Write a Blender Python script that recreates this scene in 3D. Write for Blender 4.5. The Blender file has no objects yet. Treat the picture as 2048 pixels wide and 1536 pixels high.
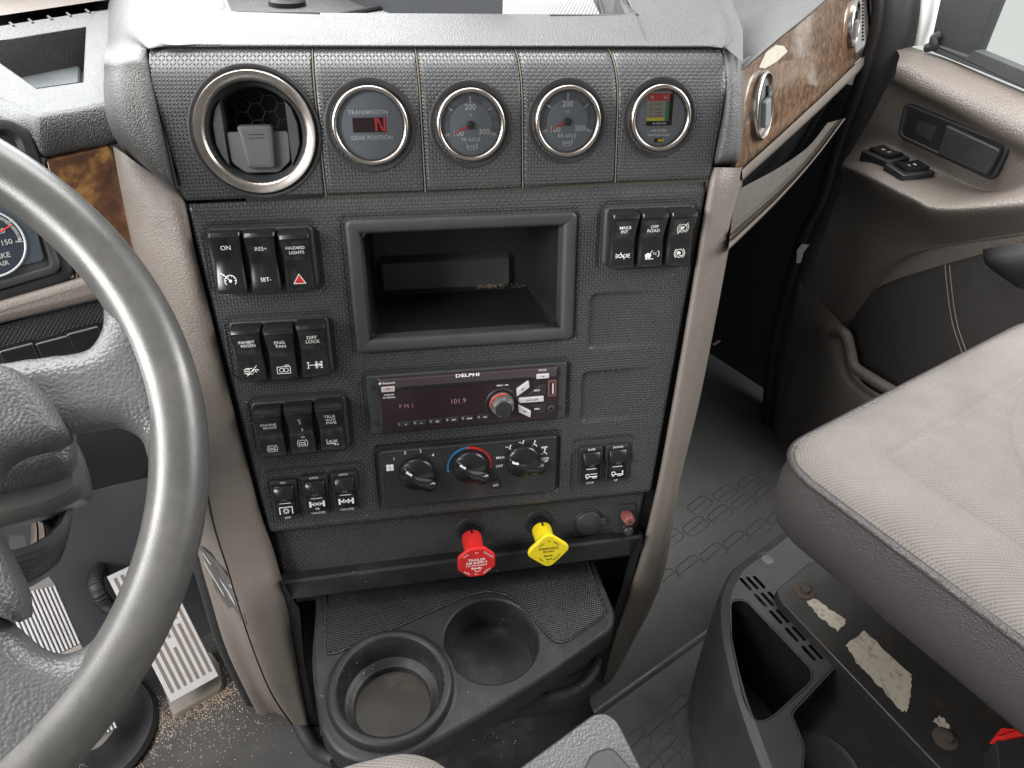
import bpy, math, random
import numpy as np
from mathutils import Vector, Matrix
random.seed(7)
SC = bpy.context.scene
COL = SC.collection
PI = math.pi
# ------------------------------------------------------------------ camera
# world = cab axes: x to the passenger door, y forward, z up, floor at 0
FPX, CU, CV, CAMZ = 1420.0, 1024.0, 768.0, 0.98
def _unit(a): a = np.array(a, float); return a/np.linalg.norm(a)
_dh = _unit((8400, -648, FPX)); _dv = np.array((3, 3190, FPX), float); _dv -= _dv.dot(_dh)*_dh; _dv = _unit(_dv)
_n = np.cross(_dh, _dv)
LEAN, YAW = math.radians(14), math.radians(25)
_W = np.array([[1, 0, 0], [0, -math.sin(LEAN), -math.cos(LEAN)], [0, math.cos(LEAN), -math.sin(LEAN)]]).T
_Z = np.array([[math.cos(YAW), math.sin(YAW), 0], [-math.sin(YAW), math.cos(YAW), 0], [0, 0, 1]])
RC = _Z @ _W @ np.stack([_dh, _dv, _n])
CAM = Vector((0, 0, CAMZ))
cd = bpy.data.cameras.new('camera'); cam = bpy.data.objects.new('camera', cd); COL.objects.link(cam)
cd.sensor_width = 36; cd.lens = 36*FPX/2048; cd.clip_start = 0.02; cd.clip_end = 200
M = Matrix.Identity(4)
for i in range(3):
    M[i][0] = RC[i, 0]; M[i][1] = -RC[i, 1]; M[i][2] = -RC[i, 2]
M.translation = CAM
cam.matrix_world = M
SC.camera = cam
# ------------------------------------------------------------------ light
w = bpy.data.worlds.new('World'); SC.world = w; w.use_nodes = True
bg = w.node_tree.nodes['Background']; bg.inputs[0].default_value = (0.93, 0.97, 1.0, 1); bg.inputs[1].default_value = 1.0
def area(name, loc, target, sx, sy, power, col):
    l = bpy.data.lights.new(name, 'AREA'); l.shape = 'RECTANGLE'; l.size = sx; l.size_y = sy; l.energy = power; l.color = col
    o = bpy.data.objects.new(name, l); COL.objects.link(o); o.location = loc
    o.rotation_euler = (Vector(target)-Vector(loc)).to_track_quat('-Z', 'Y').to_euler(); return o
area('windshield_light', (-0.15, 1.80, 1.50), (0.1, 0.5, 0.6), 2.9, 1.1, 57, (0.95, 0.98, 1.0))
area('driver_window_light', (-1.25, 0.3, 1.35), (0.1, 0.6, 0.5), 0.9, 0.6, 42, (1.0, 0.98, 0.95))
area('passenger_window_light', (1.22, 0.0, 1.25), (0.6, 0.3, 0.4), 0.8, 0.5, 14, (1.0, 0.98, 0.95))
area('overhead_fill', (0.25, 1.05, 1.98), (0.25, 0.7, 0.6), 1.9, 0.7, 38, (1.0, 0.99, 0.97))  # added overhead fill for sheen on upward faces; the roof has no opening
vs = SC.view_settings; vs.view_transform = 'Standard'; vs.look = 'None'; vs.exposure = 0.3; vs.gamma = 1; vs.use_curve_mapping = False
# ------------------------------------------------------------------ pixel -> point on a real plane
def ray(u, v): return Vector(RC @ np.array([u-CU, v-CV, FPX]))
class Frame:
    """plane frame: origin o, local x, y in the plane, z = outward (towards the cabin)"""
    def __init__(s, o, x, z):
        s.z = Vector(z).normalized(); x = Vector(x); s.x = (x-x.dot(s.z)*s.z).normalized(); s.y = s.z.cross(s.x); s.o = Vector(o)
    def w(s, u, v, h=0.0):
        d = ray(u, v); return CAM+d*(((s.o-CAM).dot(s.z)+h)/d.dot(s.z))
    def l(s, u, v, h=0.0):
        p = s.w(u, v, h)-s.o; return Vector((p.dot(s.x), p.dot(s.y), h))
    def at(s, x, y, z=0.0): return s.o+s.x*x+s.y*y+s.z*z
    def mat(s, x=0, y=0, z=0, rot=0):
        m = Matrix.Identity(4)
        for i in range(3): m[i][0] = s.x[i]; m[i][1] = s.y[i]; m[i][2] = s.z[i]
        m.translation = s.at(x, y, z)
        return m @ Matrix.Rotation(rot, 4, 'Z')
cY, sY = math.cos(YAW), math.sin(YAW)
PF = Vector((sY, cY, 0))                                  # panel's forward direction
r0 = ray(930, 790).normalized()*0.64
P = Frame(CAM+r0, (cY, -sY, 0), -PF*math.cos(LEAN)+Vector((0, 0, math.sin(LEAN))))   # console panel
Q = Frame(P.at(0, -0.205, 0), (cY, -sY, 0), -PF*math.cos(math.radians(10))-Vector((0, 0, math.sin(math.radians(10)))))  # below the bar
D = Frame((1.15, 0, CAMZ), (0, -1, 0), (-1, 0, 0))         # door; local x runs rearwards, y up
def ZP(u, v, z):
    d = ray(u, v); return CAM+d*((z-CAMZ)/d.z)
# ------------------------------------------------------------------ mesh builder
class MB:
    def __init__(s): s.v = []; s.f = []; s.m = []; s.mi = 0
    def add(s, vs, fs, T=None):
        b = len(s.v); s.v += [tuple(T @ Vector(p)) if T else tuple(p) for p in vs]
        for f in fs: s.f.append([b+i for i in f]); s.m.append(s.mi)
        return s
    def grid(s, rows, cu=False, cv=False, T=None, flip=False):
        n, m = len(rows), len(rows[0]); vs = [p for r in rows for p in r]; fs = []
        for i in range(n if cu else n-1):
            for j in range(m if cv else m-1):
                a, b = i*m+j, i*m+(j+1) % m; c, d = ((i+1) % n)*m+(j+1) % m, ((i+1) % n)*m+j
                fs.append([a, d, c, b] if flip else [a, b, c, d])
        return s.add(vs, fs, T)
    def slab(s, out, prof, T=None, back=False, front=True):
        n = len(out); A = sum(out[i][0]*out[(i+1) % n][1]-out[(i+1) % n][0]*out[i][1] for i in range(n))
        if A < 0: out = out[::-1]
        nr = []
        for i in range(n):
            a, b, c = Vector(out[i-1][:2]), Vector(out[i][:2]), Vector(out[(i+1) % n][:2])
            e1, e2 = (b-a), (c-b)
            if e1.length < 1e-9: e1 = e2
            if e2.length < 1e-9: e2 = e1
            e1 = e1.normalized(); e2 = e2.normalized()
            n1, n2 = Vector((-e1.y, e1.x)), Vector((-e2.y, e2.x)); k = n1+n2
            if k.length < .3: k = n1
            k = k.normalized(); nr.append(k/max(.5, k.dot(n1)))
        O2 = np.array([(p[0], p[1]) for p in out]); E2 = np.roll(O2, -1, 0)-O2; LL = np.maximum((E2**2).sum(1), 1e-18); rows = []
        for d, z in prof:
            q = np.array([(out[i][0]+nr[i].x*d, out[i][1]+nr[i].y*d) for i in range(n)])
            if d > .0025:
                for _ in range(25):
                    rel = q[:, None, :]-O2[None]; t = np.clip((rel*E2[None]).sum(2)/LL, 0, 1); near = O2[None]+E2[None]*t[..., None]; df = q[:, None, :]-near
                    ds = np.sqrt((df**2).sum(2)); k = ds.argmin(1); dm = ds[np.arange(n), k]; bad = dm < d*.97
                    if not bad.any(): break
                    dirv = df[np.arange(n), k]/np.maximum(dm, 1e-9)[:, None]; q[bad] += dirv[bad]*((d-dm[bad])*.6)[:, None]
            rows.append([(float(a), float(b), z) for a, b in q])
        s.grid(rows, cv=True, T=T)
        if front: s.add(rows[-1], [list(range(n))], T)
        if back: s.add(rows[0], [list(range(n))[::-1]], T)
        return s
    def lathe(s, prof, n=40, T=None, cap=False, c=(0, 0), capb=False):
        rows = [[(c[0]+r*math.cos(2*PI*k/n), c[1]+r*math.sin(2*PI*k/n), z) for k in range(n)] for r, z in prof]
        s.grid(rows, cv=True, T=T)
        if cap: s.add(rows[-1], [list(range(n))], T)
        if capb: s.add(rows[0], [list(range(n))[::-1]], T)
        return s
    def box(s, x0, x1, y0, y1, z0, z1, T=None):
        vs = [(x, y, z) for z in (z0, z1) for y in (y0, y1) for x in (x0, x1)]
        return s.add(vs, [[0, 2, 3, 1], [4, 5, 7, 6], [0, 1, 5, 4], [2, 6, 7, 3], [0, 4, 6, 2], [1, 3, 7, 5]], T)
    def tube(s, pts, r, n=8, closed=False, T=None, flat=1.0, cap=True):
        pts = [Vector(p) for p in pts]; N = len(pts); rows = []; up = None
        rr = r if isinstance(r, (list, tuple)) else [r]*N
        for i, p in enumerate(pts):
            t = (pts[(i+1) % N]-pts[i-1]) if (closed or 0 < i < N-1) else (pts[1]-pts[0] if i == 0 else pts[-1]-pts[-2])
            t = t.normalized() if t.length > 1e-9 else Vector((0, 0, 1))
            if up is None: up = Vector((0, 0, 1)) if abs(t.z) < .9 else Vector((1, 0, 0))
            a = up-up.dot(t)*t
            if a.length < 1e-6: a = Vector((1, 0, 0))-t.x*t
            a = a.normalized(); up = a; b = t.cross(a)
            rows.append([p+(b*math.cos(2*PI*k/n)+a*math.sin(2*PI*k/n)*flat)*rr[i] for k in range(n)])
        s.grid(rows, cu=closed, cv=True, T=T, flip=False)
        if cap and not closed:
            s.add(rows[0], [list(range(n))[::-1]], T); s.add(rows[-1], [list(range(n))], T)
        return s
    def ball(s, c, r, n=10, T=None, sz=1.0):
        return s.lathe([(r*math.sin(PI*k/n)+1e-6, c[2]+sz*r*-math.cos(PI*k/n)) for k in range(n+1)], n*2, T, c=(c[0], c[1]))
def pillow(mb, out, step, f, T=None):
    """closed outline filled with a fine grid whose height follows the distance to the edge"""
    O = np.array([(p[0], p[1]) for p in out]); E = np.roll(O, -1, 0)-O; LL = np.maximum((E**2).sum(1), 1e-18)
    x = np.arange(O[:, 0].min()-2*step, O[:, 0].max()+2*step, step); y = np.arange(O[:, 1].min()-2*step, O[:, 1].max()+2*step, step)
    X, Y = np.meshgrid(x, y); G = np.stack([X.ravel(), Y.ravel()], 1); n = len(G); dist = np.full(n, 1e9); near = np.zeros((n, 2)); cr_ = np.zeros(n, int)
    for o, e, l in zip(O, E, LL):
        t = np.clip(((G-o)@e)/l, 0, 1); q = o+e*t[:, None]; d = np.hypot(*(G-q).T); k = d < dist; dist[k] = d[k]; near[k] = q[k]
        a, b = o, o+e; c = ((a[1] > G[:, 1]) != (b[1] > G[:, 1])); xi = a[0]+(G[:, 1]-a[1])*(b[0]-a[0])/(b[1]-a[1] if abs(b[1]-a[1]) > 1e-12 else 1e-12); cr_ += (c & (G[:, 0] < xi))
    ins = (cr_ % 2 == 1).reshape(X.shape); P_ = G.copy(); o_ = ~ins.ravel(); P_[o_] = near[o_]; dist[o_] = 0
    idx = -np.ones(n, int); vs = []; fs = []; ny_, nx_ = X.shape
    def vid(k):
        if idx[k] < 0: idx[k] = len(vs); vs.append((P_[k, 0], P_[k, 1], f(dist[k], P_[k, 0], P_[k, 1])))
        return int(idx[k])
    for j in range(ny_-1):
        for i in range(nx_-1):
            if ins[j, i] or ins[j, i+1] or ins[j+1, i] or ins[j+1, i+1]: k = j*nx_+i; fs.append([vid(k), vid(k+1), vid(k+1+nx_), vid(k+nx_)])
    return mb.add(vs, fs, T)
TM = {}
def obj(name, mb, mats, parent=None, world=False, ang=35, bevel=0, sub=0, solid=0, label=None, T=None):
    me = bpy.data.meshes.new(name); vs = mb.v
    if T: vs = [T @ Vector(p) for p in vs]
    if world and parent is not None:
        inv = TM[parent.name].inverted(); vs = [inv @ Vector(p) for p in vs]
    me.from_pydata([tuple(p) for p in vs], [], mb.f)
    if not isinstance(mats, (list, tuple)): mats = [mats]
    for m in mats: me.materials.append(m)
    if len(mats) > 1: me.polygons.foreach_set('material_index', mb.m)
    me.validate(); me.shade_smooth()
    if ang < 180: me.set_sharp_from_angle(angle=math.radians(ang))
    o = bpy.data.objects.new(name, me); COL.objects.link(o)
    if parent is not None: o.parent = parent; TM[o.name] = TM[parent.name]
    else: TM[o.name] = Matrix.Identity(4)
    if solid: md = o.modifiers.new('s', 'SOLIDIFY'); md.thickness = solid; md.offset = -1
    if bevel: md = o.modifiers.new('b', 'BEVEL'); md.width = bevel; md.segments = 2; md.limit_method = 'ANGLE'; md.angle_limit = math.radians(40); md.harden_normals = False
    if sub: md = o.modifiers.new('u', 'SUBSURF'); md.levels = sub; md.render_levels = sub
    if label: o['label'] = label
    return o
def tag(o, label, cat, group=None, kind=None):
    if label: o['label'] = label
    if cat: o['category'] = cat
    if group: o['group'] = group
    if kind: o['kind'] = kind
    return o
def thing(name, label, cat, Mx, group=None):
    o = bpy.data.objects.new(name, None); COL.objects.link(o); o.empty_display_size = .02
    if isinstance(Mx, (tuple, Vector)): Mx = Matrix.Translation(Mx)
    o.matrix_world = Mx; TM[o.name] = Mx.copy(); return tag(o, label, cat, group)
def part(name, mb, mats, parent, **k): return obj(name, mb, mats, parent, **k)
def dup(root, Mx, label, group=None):
    r = root.copy(); COL.objects.link(r); r.matrix_world = Mx; TM[r.name] = Mx.copy(); r['label'] = label
    if group: r['group'] = group
    for ch in list(root.children):
        c = ch.copy(); COL.objects.link(c); c.parent = r; TM[c.name] = Mx.copy()
        for g in list(ch.children):
            d = g.copy(); COL.objects.link(d); d.parent = c; TM[d.name] = Mx.copy()
    return r
def rr(w, h, r, cx=0, cy=0, n=5):
    o = []
    for (sx, sy, a0) in ((1, 1, 0), (-1, 1, 90), (-1, -1, 180), (1, -1, 270)):
        for k in range(n+1):
            a = math.radians(a0+90*k/n); o.append((cx+sx*(w/2-r)+r*math.cos(a), cy+sy*(h/2-r)+r*math.sin(a)))
    return o
def rpoly(pts, r, n=5):
    """round the corners of a polygon"""
    o = []; N = len(pts)
    for i in range(N):
        a, b, c = Vector(pts[i-1][:2]), Vector(pts[i][:2]), Vector(pts[(i+1) % N][:2])
        ri = r[i] if isinstance(r, (list, tuple)) else r
        d1, d2 = (a-b), (c-b); k = min(ri, d1.length*.45, d2.length*.45)
        p, q = b+d1.normalized()*k, b+d2.normalized()*k
        for j in range(n+1):
            t = j/n; o.append(tuple(p*(1-t)**2+b*2*t*(1-t)+q*t*t))
    return o
def cr(pts, n=8, closed=False):
    """Catmull-Rom through points"""
    pts = [Vector(p) for p in pts]; N = len(pts); o = []
    for i in range(N if closed else N-1):
        p1, p2 = pts[i], pts[(i+1) % N]
        p0 = pts[i-1] if (i > 0 or closed) else p1*2-p2
        p3 = pts[(i+2) % N] if (i+2 < N or closed) else p2*2-p1
        for k in range(n):
            t = k/n; o.append(.5*((2*p1)+(p2-p0)*t+(2*p0-5*p1+4*p2-p3)*t*t+(3*p1-p0-3*p2+p3)*t**3))
    if not closed: o.append(pts[-1])
    return o
def loft(rows, nu=6, nv=6, cu=False):
    """smooth surface through a net of points: rows[i][j]"""
    R = [cr(r, nv) for r in rows] if nv > 1 else [[Vector(p) for p in r] for r in rows]
    C = [cr([R[i][j] for i in range(len(R))], nu, cu) for j in range(len(R[0]))] if nu > 1 else [[R[i][j] for i in range(len(R))] for j in range(len(R[0]))]
    return [[C[j][i] for j in range(len(C))] for i in range(len(C[0]))]
# ------------------------------------------------------------------ materials
MATS = {}
def nt(name):
    m = bpy.data.materials.new(name); m.use_nodes = True; t = m.node_tree; b = t.nodes['Principled BSDF']; return m, t, b
def N(t, typ, **k):
    n = t.nodes.new(typ)
    for a, v in k.items():
        if a.startswith('i_'): n.inputs[int(a[2:])].default_value = v
        else: setattr(n, a, v)
    return n
def mth(t, op, a, b=None, c=None):
    n = t.nodes.new('ShaderNodeMath'); n.operation = op
    for i, x in enumerate((a, b, c)):
        if x is None: continue
        if isinstance(x, (int, float)): n.inputs[i].default_value = x
        else: t.links.new(x, n.inputs[i])
    return n.outputs[0]
def mat(name, col, rough=.5, spec=.5, metal=0, grain=0, gs=900, gk='voronoi', dirt=0, dcol=(.3, .25, .2), ds=14, coat=0, emit=None, es=1, var=.0, rvar=.12, alpha=1, trans=0, speck=0, scol=(.5, .47, .42)):
    m, t, b = nt(name); L = t.links
    b.inputs['Base Color'].default_value = (*col, 1); b.inputs['Roughness'].default_value = rough
    b.inputs['Specular IOR Level'].default_value = spec; b.inputs['Metallic'].default_value = metal
    b.inputs['Coat Weight'].default_value = coat; b.inputs['Coat Roughness'].default_value = .08
    b.inputs['Transmission Weight'].default_value = trans; b.inputs['Alpha'].default_value = alpha
    if emit: b.inputs['Emission Color'].default_value = (*emit, 1); b.inputs['Emission Strength'].default_value = es
    tc = N(t, 'ShaderNodeTexCoord'); co = tc.outputs['Object']; cur = None
    if var or dirt:
        nz = N(t, 'ShaderNodeTexNoise'); nz.inputs['Scale'].default_value = ds; nz.inputs['Detail'].default_value = 6; nz.inputs['Roughness'].default_value = .65; L.new(co, nz.inputs['Vector'])
        if var:
            mx = N(t, 'ShaderNodeMix', data_type='RGBA'); mr = N(t, 'ShaderNodeMapRange'); mr.inputs[1].default_value = .3; mr.inputs[2].default_value = .7
            L.new(nz.outputs[0], mr.inputs[0]); L.new(mr.outputs[0], mx.inputs[0])
            mx.inputs[6].default_value = (*[c*(1-var) for c in col], 1); mx.inputs[7].default_value = (*[min(1, c*(1+var)) for c in col], 1); cur = mx.outputs[2]
        if dirt:
            n2 = N(t, 'ShaderNodeTexNoise'); n2.inputs['Scale'].default_value = ds*1.7; n2.inputs['Detail'].default_value = 8; n2.inputs['Roughness'].default_value = .7; L.new(co, n2.inputs['Vector'])
            mr = N(t, 'ShaderNodeMapRange'); mr.inputs[1].default_value = .52; mr.inputs[2].default_value = .78; mr.inputs[4].default_value = dirt; L.new(n2.outputs[0], mr.inputs[0])
            mx = N(t, 'ShaderNodeMix', data_type='RGBA'); L.new(mr.outputs[0], mx.inputs[0]); mx.inputs[7].default_value = (*dcol, 1)
            if cur: L.new(cur, mx.inputs[6])
            else: mx.inputs[6].default_value = (*col, 1)
            cur = mx.outputs[2]
    if speck:
        vo = N(t, 'ShaderNodeTexVoronoi'); vo.inputs['Scale'].default_value = 130; L.new(co, vo.inputs['Vector'])
        n3 = N(t, 'ShaderNodeTexNoise'); n3.inputs['Scale'].default_value = 11; L.new(co, n3.inputs['Vector'])
        th = mth(t, 'MULTIPLY', mth(t, 'SUBTRACT', n3.outputs[0], .35), speck)
        k = mth(t, 'LESS_THAN', vo.outputs['Distance'], th)
        mx = N(t, 'ShaderNodeMix', data_type='RGBA'); L.new(k, mx.inputs[0]); mx.inputs[7].default_value = (*scol, 1)
        if cur: L.new(cur, mx.inputs[6])
        else: mx.inputs[6].default_value = (*col, 1)
        cur = mx.outputs[2]
    if cur: L.new(cur, b.inputs['Base Color'])
    if rvar and not trans:
        nr = N(t, 'ShaderNodeTexNoise'); nr.inputs['Scale'].default_value = 23; nr.inputs['Detail'].default_value = 7; nr.inputs['Roughness'].default_value = .7; L.new(co, nr.inputs['Vector'])
        mr = N(t, 'ShaderNodeMapRange'); mr.inputs[1].default_value = .3; mr.inputs[2].default_value = .7; mr.inputs[3].default_value = max(.02, rough-rvar); mr.inputs[4].default_value = min(1, rough+rvar)
        L.new(nr.outputs[0], mr.inputs[0]); L.new(mr.outputs[0], b.inputs['Roughness'])
    if grain:
        bp = N(t, 'ShaderNodeBump'); bp.inputs['Strength'].default_value = 1; bp.inputs['Distance'].default_value = grain
        if gk == 'voronoi':
            vo = N(t, 'ShaderNodeTexVoronoi'); vo.feature = 'SMOOTH_F1'; vo.inputs['Scale'].default_value = gs; vo.inputs['Smoothness'].default_value = .6; L.new(co, vo.inputs['Vector']); h = mth(t, 'MULTIPLY', vo.outputs['Distance'], -1)
        elif gk == 'noise':
            vo = N(t, 'ShaderNodeTexNoise'); vo.inputs['Scale'].default_value = gs; vo.inputs['Detail'].default_value = 3; L.new(co, vo.inputs['Vector']); h = vo.outputs[0]
        else:
            sp = N(t, 'ShaderNodeSeparateXYZ'); L.new(co, sp.inputs[0]); X, Y = sp.outputs[0], sp.outputs[1]
            if gk == 'diamond':
                a, c = mth(t, 'DIVIDE', X, gs), mth(t, 'DIVIDE', Y, gs)
                par = mth(t, 'MODULO', mth(t, 'ADD', mth(t, 'ADD', mth(t, 'FLOOR', a), mth(t, 'FLOOR', c)), 1000), 2)
                fx, fy = mth(t, 'SUBTRACT', mth(t, 'FRACT', a), .5), mth(t, 'SUBTRACT', mth(t, 'FRACT', c), .5)
                sg = mth(t, 'SUBTRACT', mth(t, 'MULTIPLY', par, 2), 1); fy2 = mth(t, 'MULTIPLY', fy, sg)
                p, q = mth(t, 'ADD', fx, fy2), mth(t, 'SUBTRACT', fx, fy2)
                h = mth(t, 'MAXIMUM', mth(t, 'SUBTRACT', 1, mth(t, 'ADD', mth(t, 'POWER', mth(t, 'DIVIDE', p, .72), 2), mth(t, 'POWER', mth(t, 'DIVIDE', q, .33), 2))), 0)
            elif gk == 'weave':
                a, c = mth(t, 'SINE', mth(t, 'MULTIPLY', X, 2*PI/gs)), mth(t, 'SINE', mth(t, 'MULTIPLY', Y, 2*PI/gs)); h = mth(t, 'MULTIPLY', a, c)
            else:  # 'rib'
                h = mth(t, 'SINE', mth(t, 'MULTIPLY', mth(t, 'ADD', X, mth(t, 'MULTIPLY', Y, .35)), 2*PI/gs))
        L.new(h, bp.inputs['Height']); L.new(bp.outputs[0], b.inputs['Normal'])
    return m
def woodmat(name, c0, c1, c2, sc=10, sx=(1, 1, 1)):
    m, t, b = nt(name); L = t.links; b.inputs['Specular IOR Level'].default_value = .5
    tc = N(t, 'ShaderNodeTexCoord'); mp = N(t, 'ShaderNodeMapping'); mp.inputs['Scale'].default_value = sx; L.new(tc.outputs['Object'], mp.inputs[0])
    nz = N(t, 'ShaderNodeTexNoise'); nz.inputs['Scale'].default_value = sc; nz.inputs['Detail'].default_value = 9; nz.inputs['Roughness'].default_value = .62; nz.inputs['Distortion'].default_value = 2.6; L.new(mp.outputs[0], nz.inputs['Vector'])
    n2 = N(t, 'ShaderNodeTexNoise'); n2.inputs['Scale'].default_value = sc*5; n2.inputs['Detail'].default_value = 5; n2.inputs['Distortion'].default_value = 1.5; L.new(mp.outputs[0], n2.inputs['Vector'])
    s = mth(t, 'ADD', mth(t, 'MULTIPLY', nz.outputs[0], .75), mth(t, 'MULTIPLY', n2.outputs[0], .25))
    cr_ = N(t, 'ShaderNodeValToRGB'); e = cr_.color_ramp.elements; e[0].position = .36; e[0].color = (*c0, 1); e[1].position = .66; e[1].color = (*c2, 1)
    k = cr_.color_ramp.elements.new(.5); k.color = (*c1, 1); L.new(s, cr_.inputs[0]); L.new(cr_.outputs[0], b.inputs['Base Color'])
    b.inputs['Roughness'].default_value = .3; b.inputs['Coat Weight'].default_value = .8; b.inputs['Coat Roughness'].default_value = .07
    return m
K = dict(
 panel=mat('textured_black_plastic', (.044, .0455, .048), .36, .55, grain=.002, gs=.0026, gk='diamond', dirt=.16, dcol=(.085, .08, .072), ds=9, speck=.09, scol=(.28, .26, .23)),
 panelsoft=mat('textured_black_side', (.036, .038, .042), .42, .55, grain=.0012, gs=.0025, gk='diamond'),
 black=mat('black_plastic', (.018, .018, .02), .5, .5, grain=.0001, gs=1500, gk='noise', speck=.12),
 blackdirty=mat('worn_black_plastic', (.013, .013, .014), .48, .38, grain=.0002, gs=1300, gk='noise', dirt=.35, dcol=(.11, .105, .1), ds=9, speck=.22),
 bezel=mat('bezel_plastic', (.032, .034, .036), .5, .5, grain=.00015, gs=1200, gk='noise', dirt=.2, dcol=(.09, .085, .08)),
 gloss=mat('gloss_black_rocker', (.012, .012, .013), .24, .5, rvar=.06, speck=.1),
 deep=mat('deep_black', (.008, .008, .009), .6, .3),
 ink=mat('white_lettering', (.85, .85, .83), .6, .3, rvar=0),
 inkdim=mat('faded_lettering', (.35, .35, .34), .6, .3, rvar=0),
 inkred=mat('red_marking', (.75, .05, .04), .5, .3, rvar=0),
 inkblue=mat('blue_marking', (.05, .35, .75), .5, .3, rvar=0),
 inkblk=mat('black_lettering', (.015, .015, .012), .5, .3, rvar=0),
 led=mat('red_led_segment', (.4, .02, .02), .5, .3, emit=(1, .06, .05), es=.25, rvar=0),
 lcd=mat('dim_lcd_segment', (.3, .16, .17), .5, .3, emit=(.5, .3, .3), es=.12, rvar=0),
 chrome=mat('worn_chrome', (.42, .38, .35), .26, .5, metal=1, dirt=.6, dcol=(.2, .16, .14), ds=60, rvar=.1),
 alu=mat('brushed_aluminium', (.6, .6, .61), .42, .5, metal=.4, rvar=.08, dirt=.35, dcol=(.25, .2, .17), ds=40),
 glass=mat('gauge_lens', (1, 1, 1), .06, .5, trans=1, rvar=0),
 dial=mat('dial_face', (.25, .27, .295), .45, .4, rvar=.05),
 dialb=mat('dial_band', (.34, .36, .385), .5, .4, rvar=0),
 cowl=mat('grey_dash_vinyl', (.062, .061, .06), .42, .5, grain=.0007, gs=1000, var=.1, rvar=.07),
 taupe=mat('taupe_plastic', (.155, .134, .118), .42, .55, grain=.0006, gs=800, gk='noise', var=.12, ds=6, rvar=.08),
 taupedirt=mat('scuffed_taupe_plastic', (.14, .12, .104), .45, .55, grain=.0005, gs=750, gk='noise', dirt=.3, dcol=(.24, .21, .19), ds=8, var=.15),
 door=mat('taupe_door_vinyl', (.122, .106, .094), .40, .5, grain=.0009, gs=520, var=.08, rvar=.06),
 vinyl=mat('black_vinyl', (.04, .036, .036), .45, .5, grain=.0006, gs=620, rvar=.06, speck=.05),
 rubber=mat('black_rubber', (.02, .02, .022), .55, .4, grain=.0003, gs=900, gk='noise'),
 matr=mat('ribbed_rubber_mat', (.011, .012, .014), .42, .4, grain=.0003, gs=.0034, gk='weave', dirt=.25, dcol=(.07, .065, .06)),
 floor=mat('grey_floor_rubber', (.066, .072, .07), .42, .5, grain=.0003, gs=500, gk='noise', dirt=.3, dcol=(.16, .15, .13), ds=4, var=.15),
 dark=mat('footwell_carpet', (.036, .038, .042), .8, .2, dirt=.2, dcol=(.06, .05, .04), ds=6),
 floord=mat('dark_floor_rubber', (.035, .034, .034), .6, .35, grain=.0003, gs=500, gk='noise', dirt=.35, dcol=(.1, .085, .07), ds=7, speck=.15),
 fabric=mat('grey_seat_fabric', (.158, .146, .135), .9, .15, grain=.0004, gs=.0036, gk='weave', var=.2, ds=5, rvar=0),
 fabricrib=mat('ribbed_seat_fabric', (.27, .235, .225), .85, .2, grain=.0008, gs=.0044, gk='rib', var=.1, rvar=0),
 wheelr=mat('worn_wheel_vinyl', (.062, .062, .06), .34, .6, grain=.00006, gs=900, gk='noise', var=.3, dirt=.5, dcol=(.15, .13, .11), ds=9, rvar=.1),
 wheelpad=mat('grained_wheel_vinyl', (.085, .085, .088), .36, .6, grain=.0005, gs=520, rvar=.08),
 padblack=mat('horn_pad_vinyl', (.065, .065, .068), .42, .55, grain=.0007, gs=520, rvar=.08),
 red=mat('red_plastic', (.62, .022, .02), .4, .5, rvar=.05), yellow=mat('yellow_plastic', (.78, .62, .015), .4, .5, rvar=.05),
 white=mat('white_paint', (.8, .82, .8), .4, .5), sand=mat('sand', (.42, .33, .25), .9, .2, rvar=0),
 sticker=mat('worn_sticker', (.40, .36, .30), .75, .2, dirt=1.0, dcol=(.035, .03, .028), ds=75, speck=.3, scol=(.04, .035, .03)),
 rust=mat('rusty_bolt', (.065, .05, .04), .8, .3, dirt=.5, dcol=(.04, .12, .08), ds=60), pinkpost=mat('faded_red_plastic', (.22, .065, .06), .5, .4),
 rbutton=mat('silver_button', (.5, .49, .5), .35, .5, rvar=.05), radio=mat('radio_gloss_face', (.022, .012, .016), .16, .6, rvar=.04, speck=.1),
 ygauge=mat('yellow_green_scale', (.55, .5, .1), .6, .3), ggauge=mat('green_scale', (.06, .25, .12), .6, .3),
 wood=woodmat('burl_wood', (.045, .02, .01), (.125, .068, .035), (.28, .18, .1), 42, (.8, 1, 1)),
 woodl=woodmat('dark_burl_wood', (.035, .012, .006), (.11, .045, .018), (.42, .22, .06), 11),
 wpane=mat('window_glass', (1, 1, 1), .02, .5, trans=1, rvar=0, alpha=.35),
 outside=mat('pale_concrete', (.62, .62, .58), .9, .2, var=.12, ds=40), stitch=mat('tan_thread', (.3, .24, .2), .8, .2),
 mesh_=mat('speaker_mesh', (.3, .3, .29), .5, .4, grain=.001, gs=.006, gk='weave'),
)
K['inkbold'] = K['ink']
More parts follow.
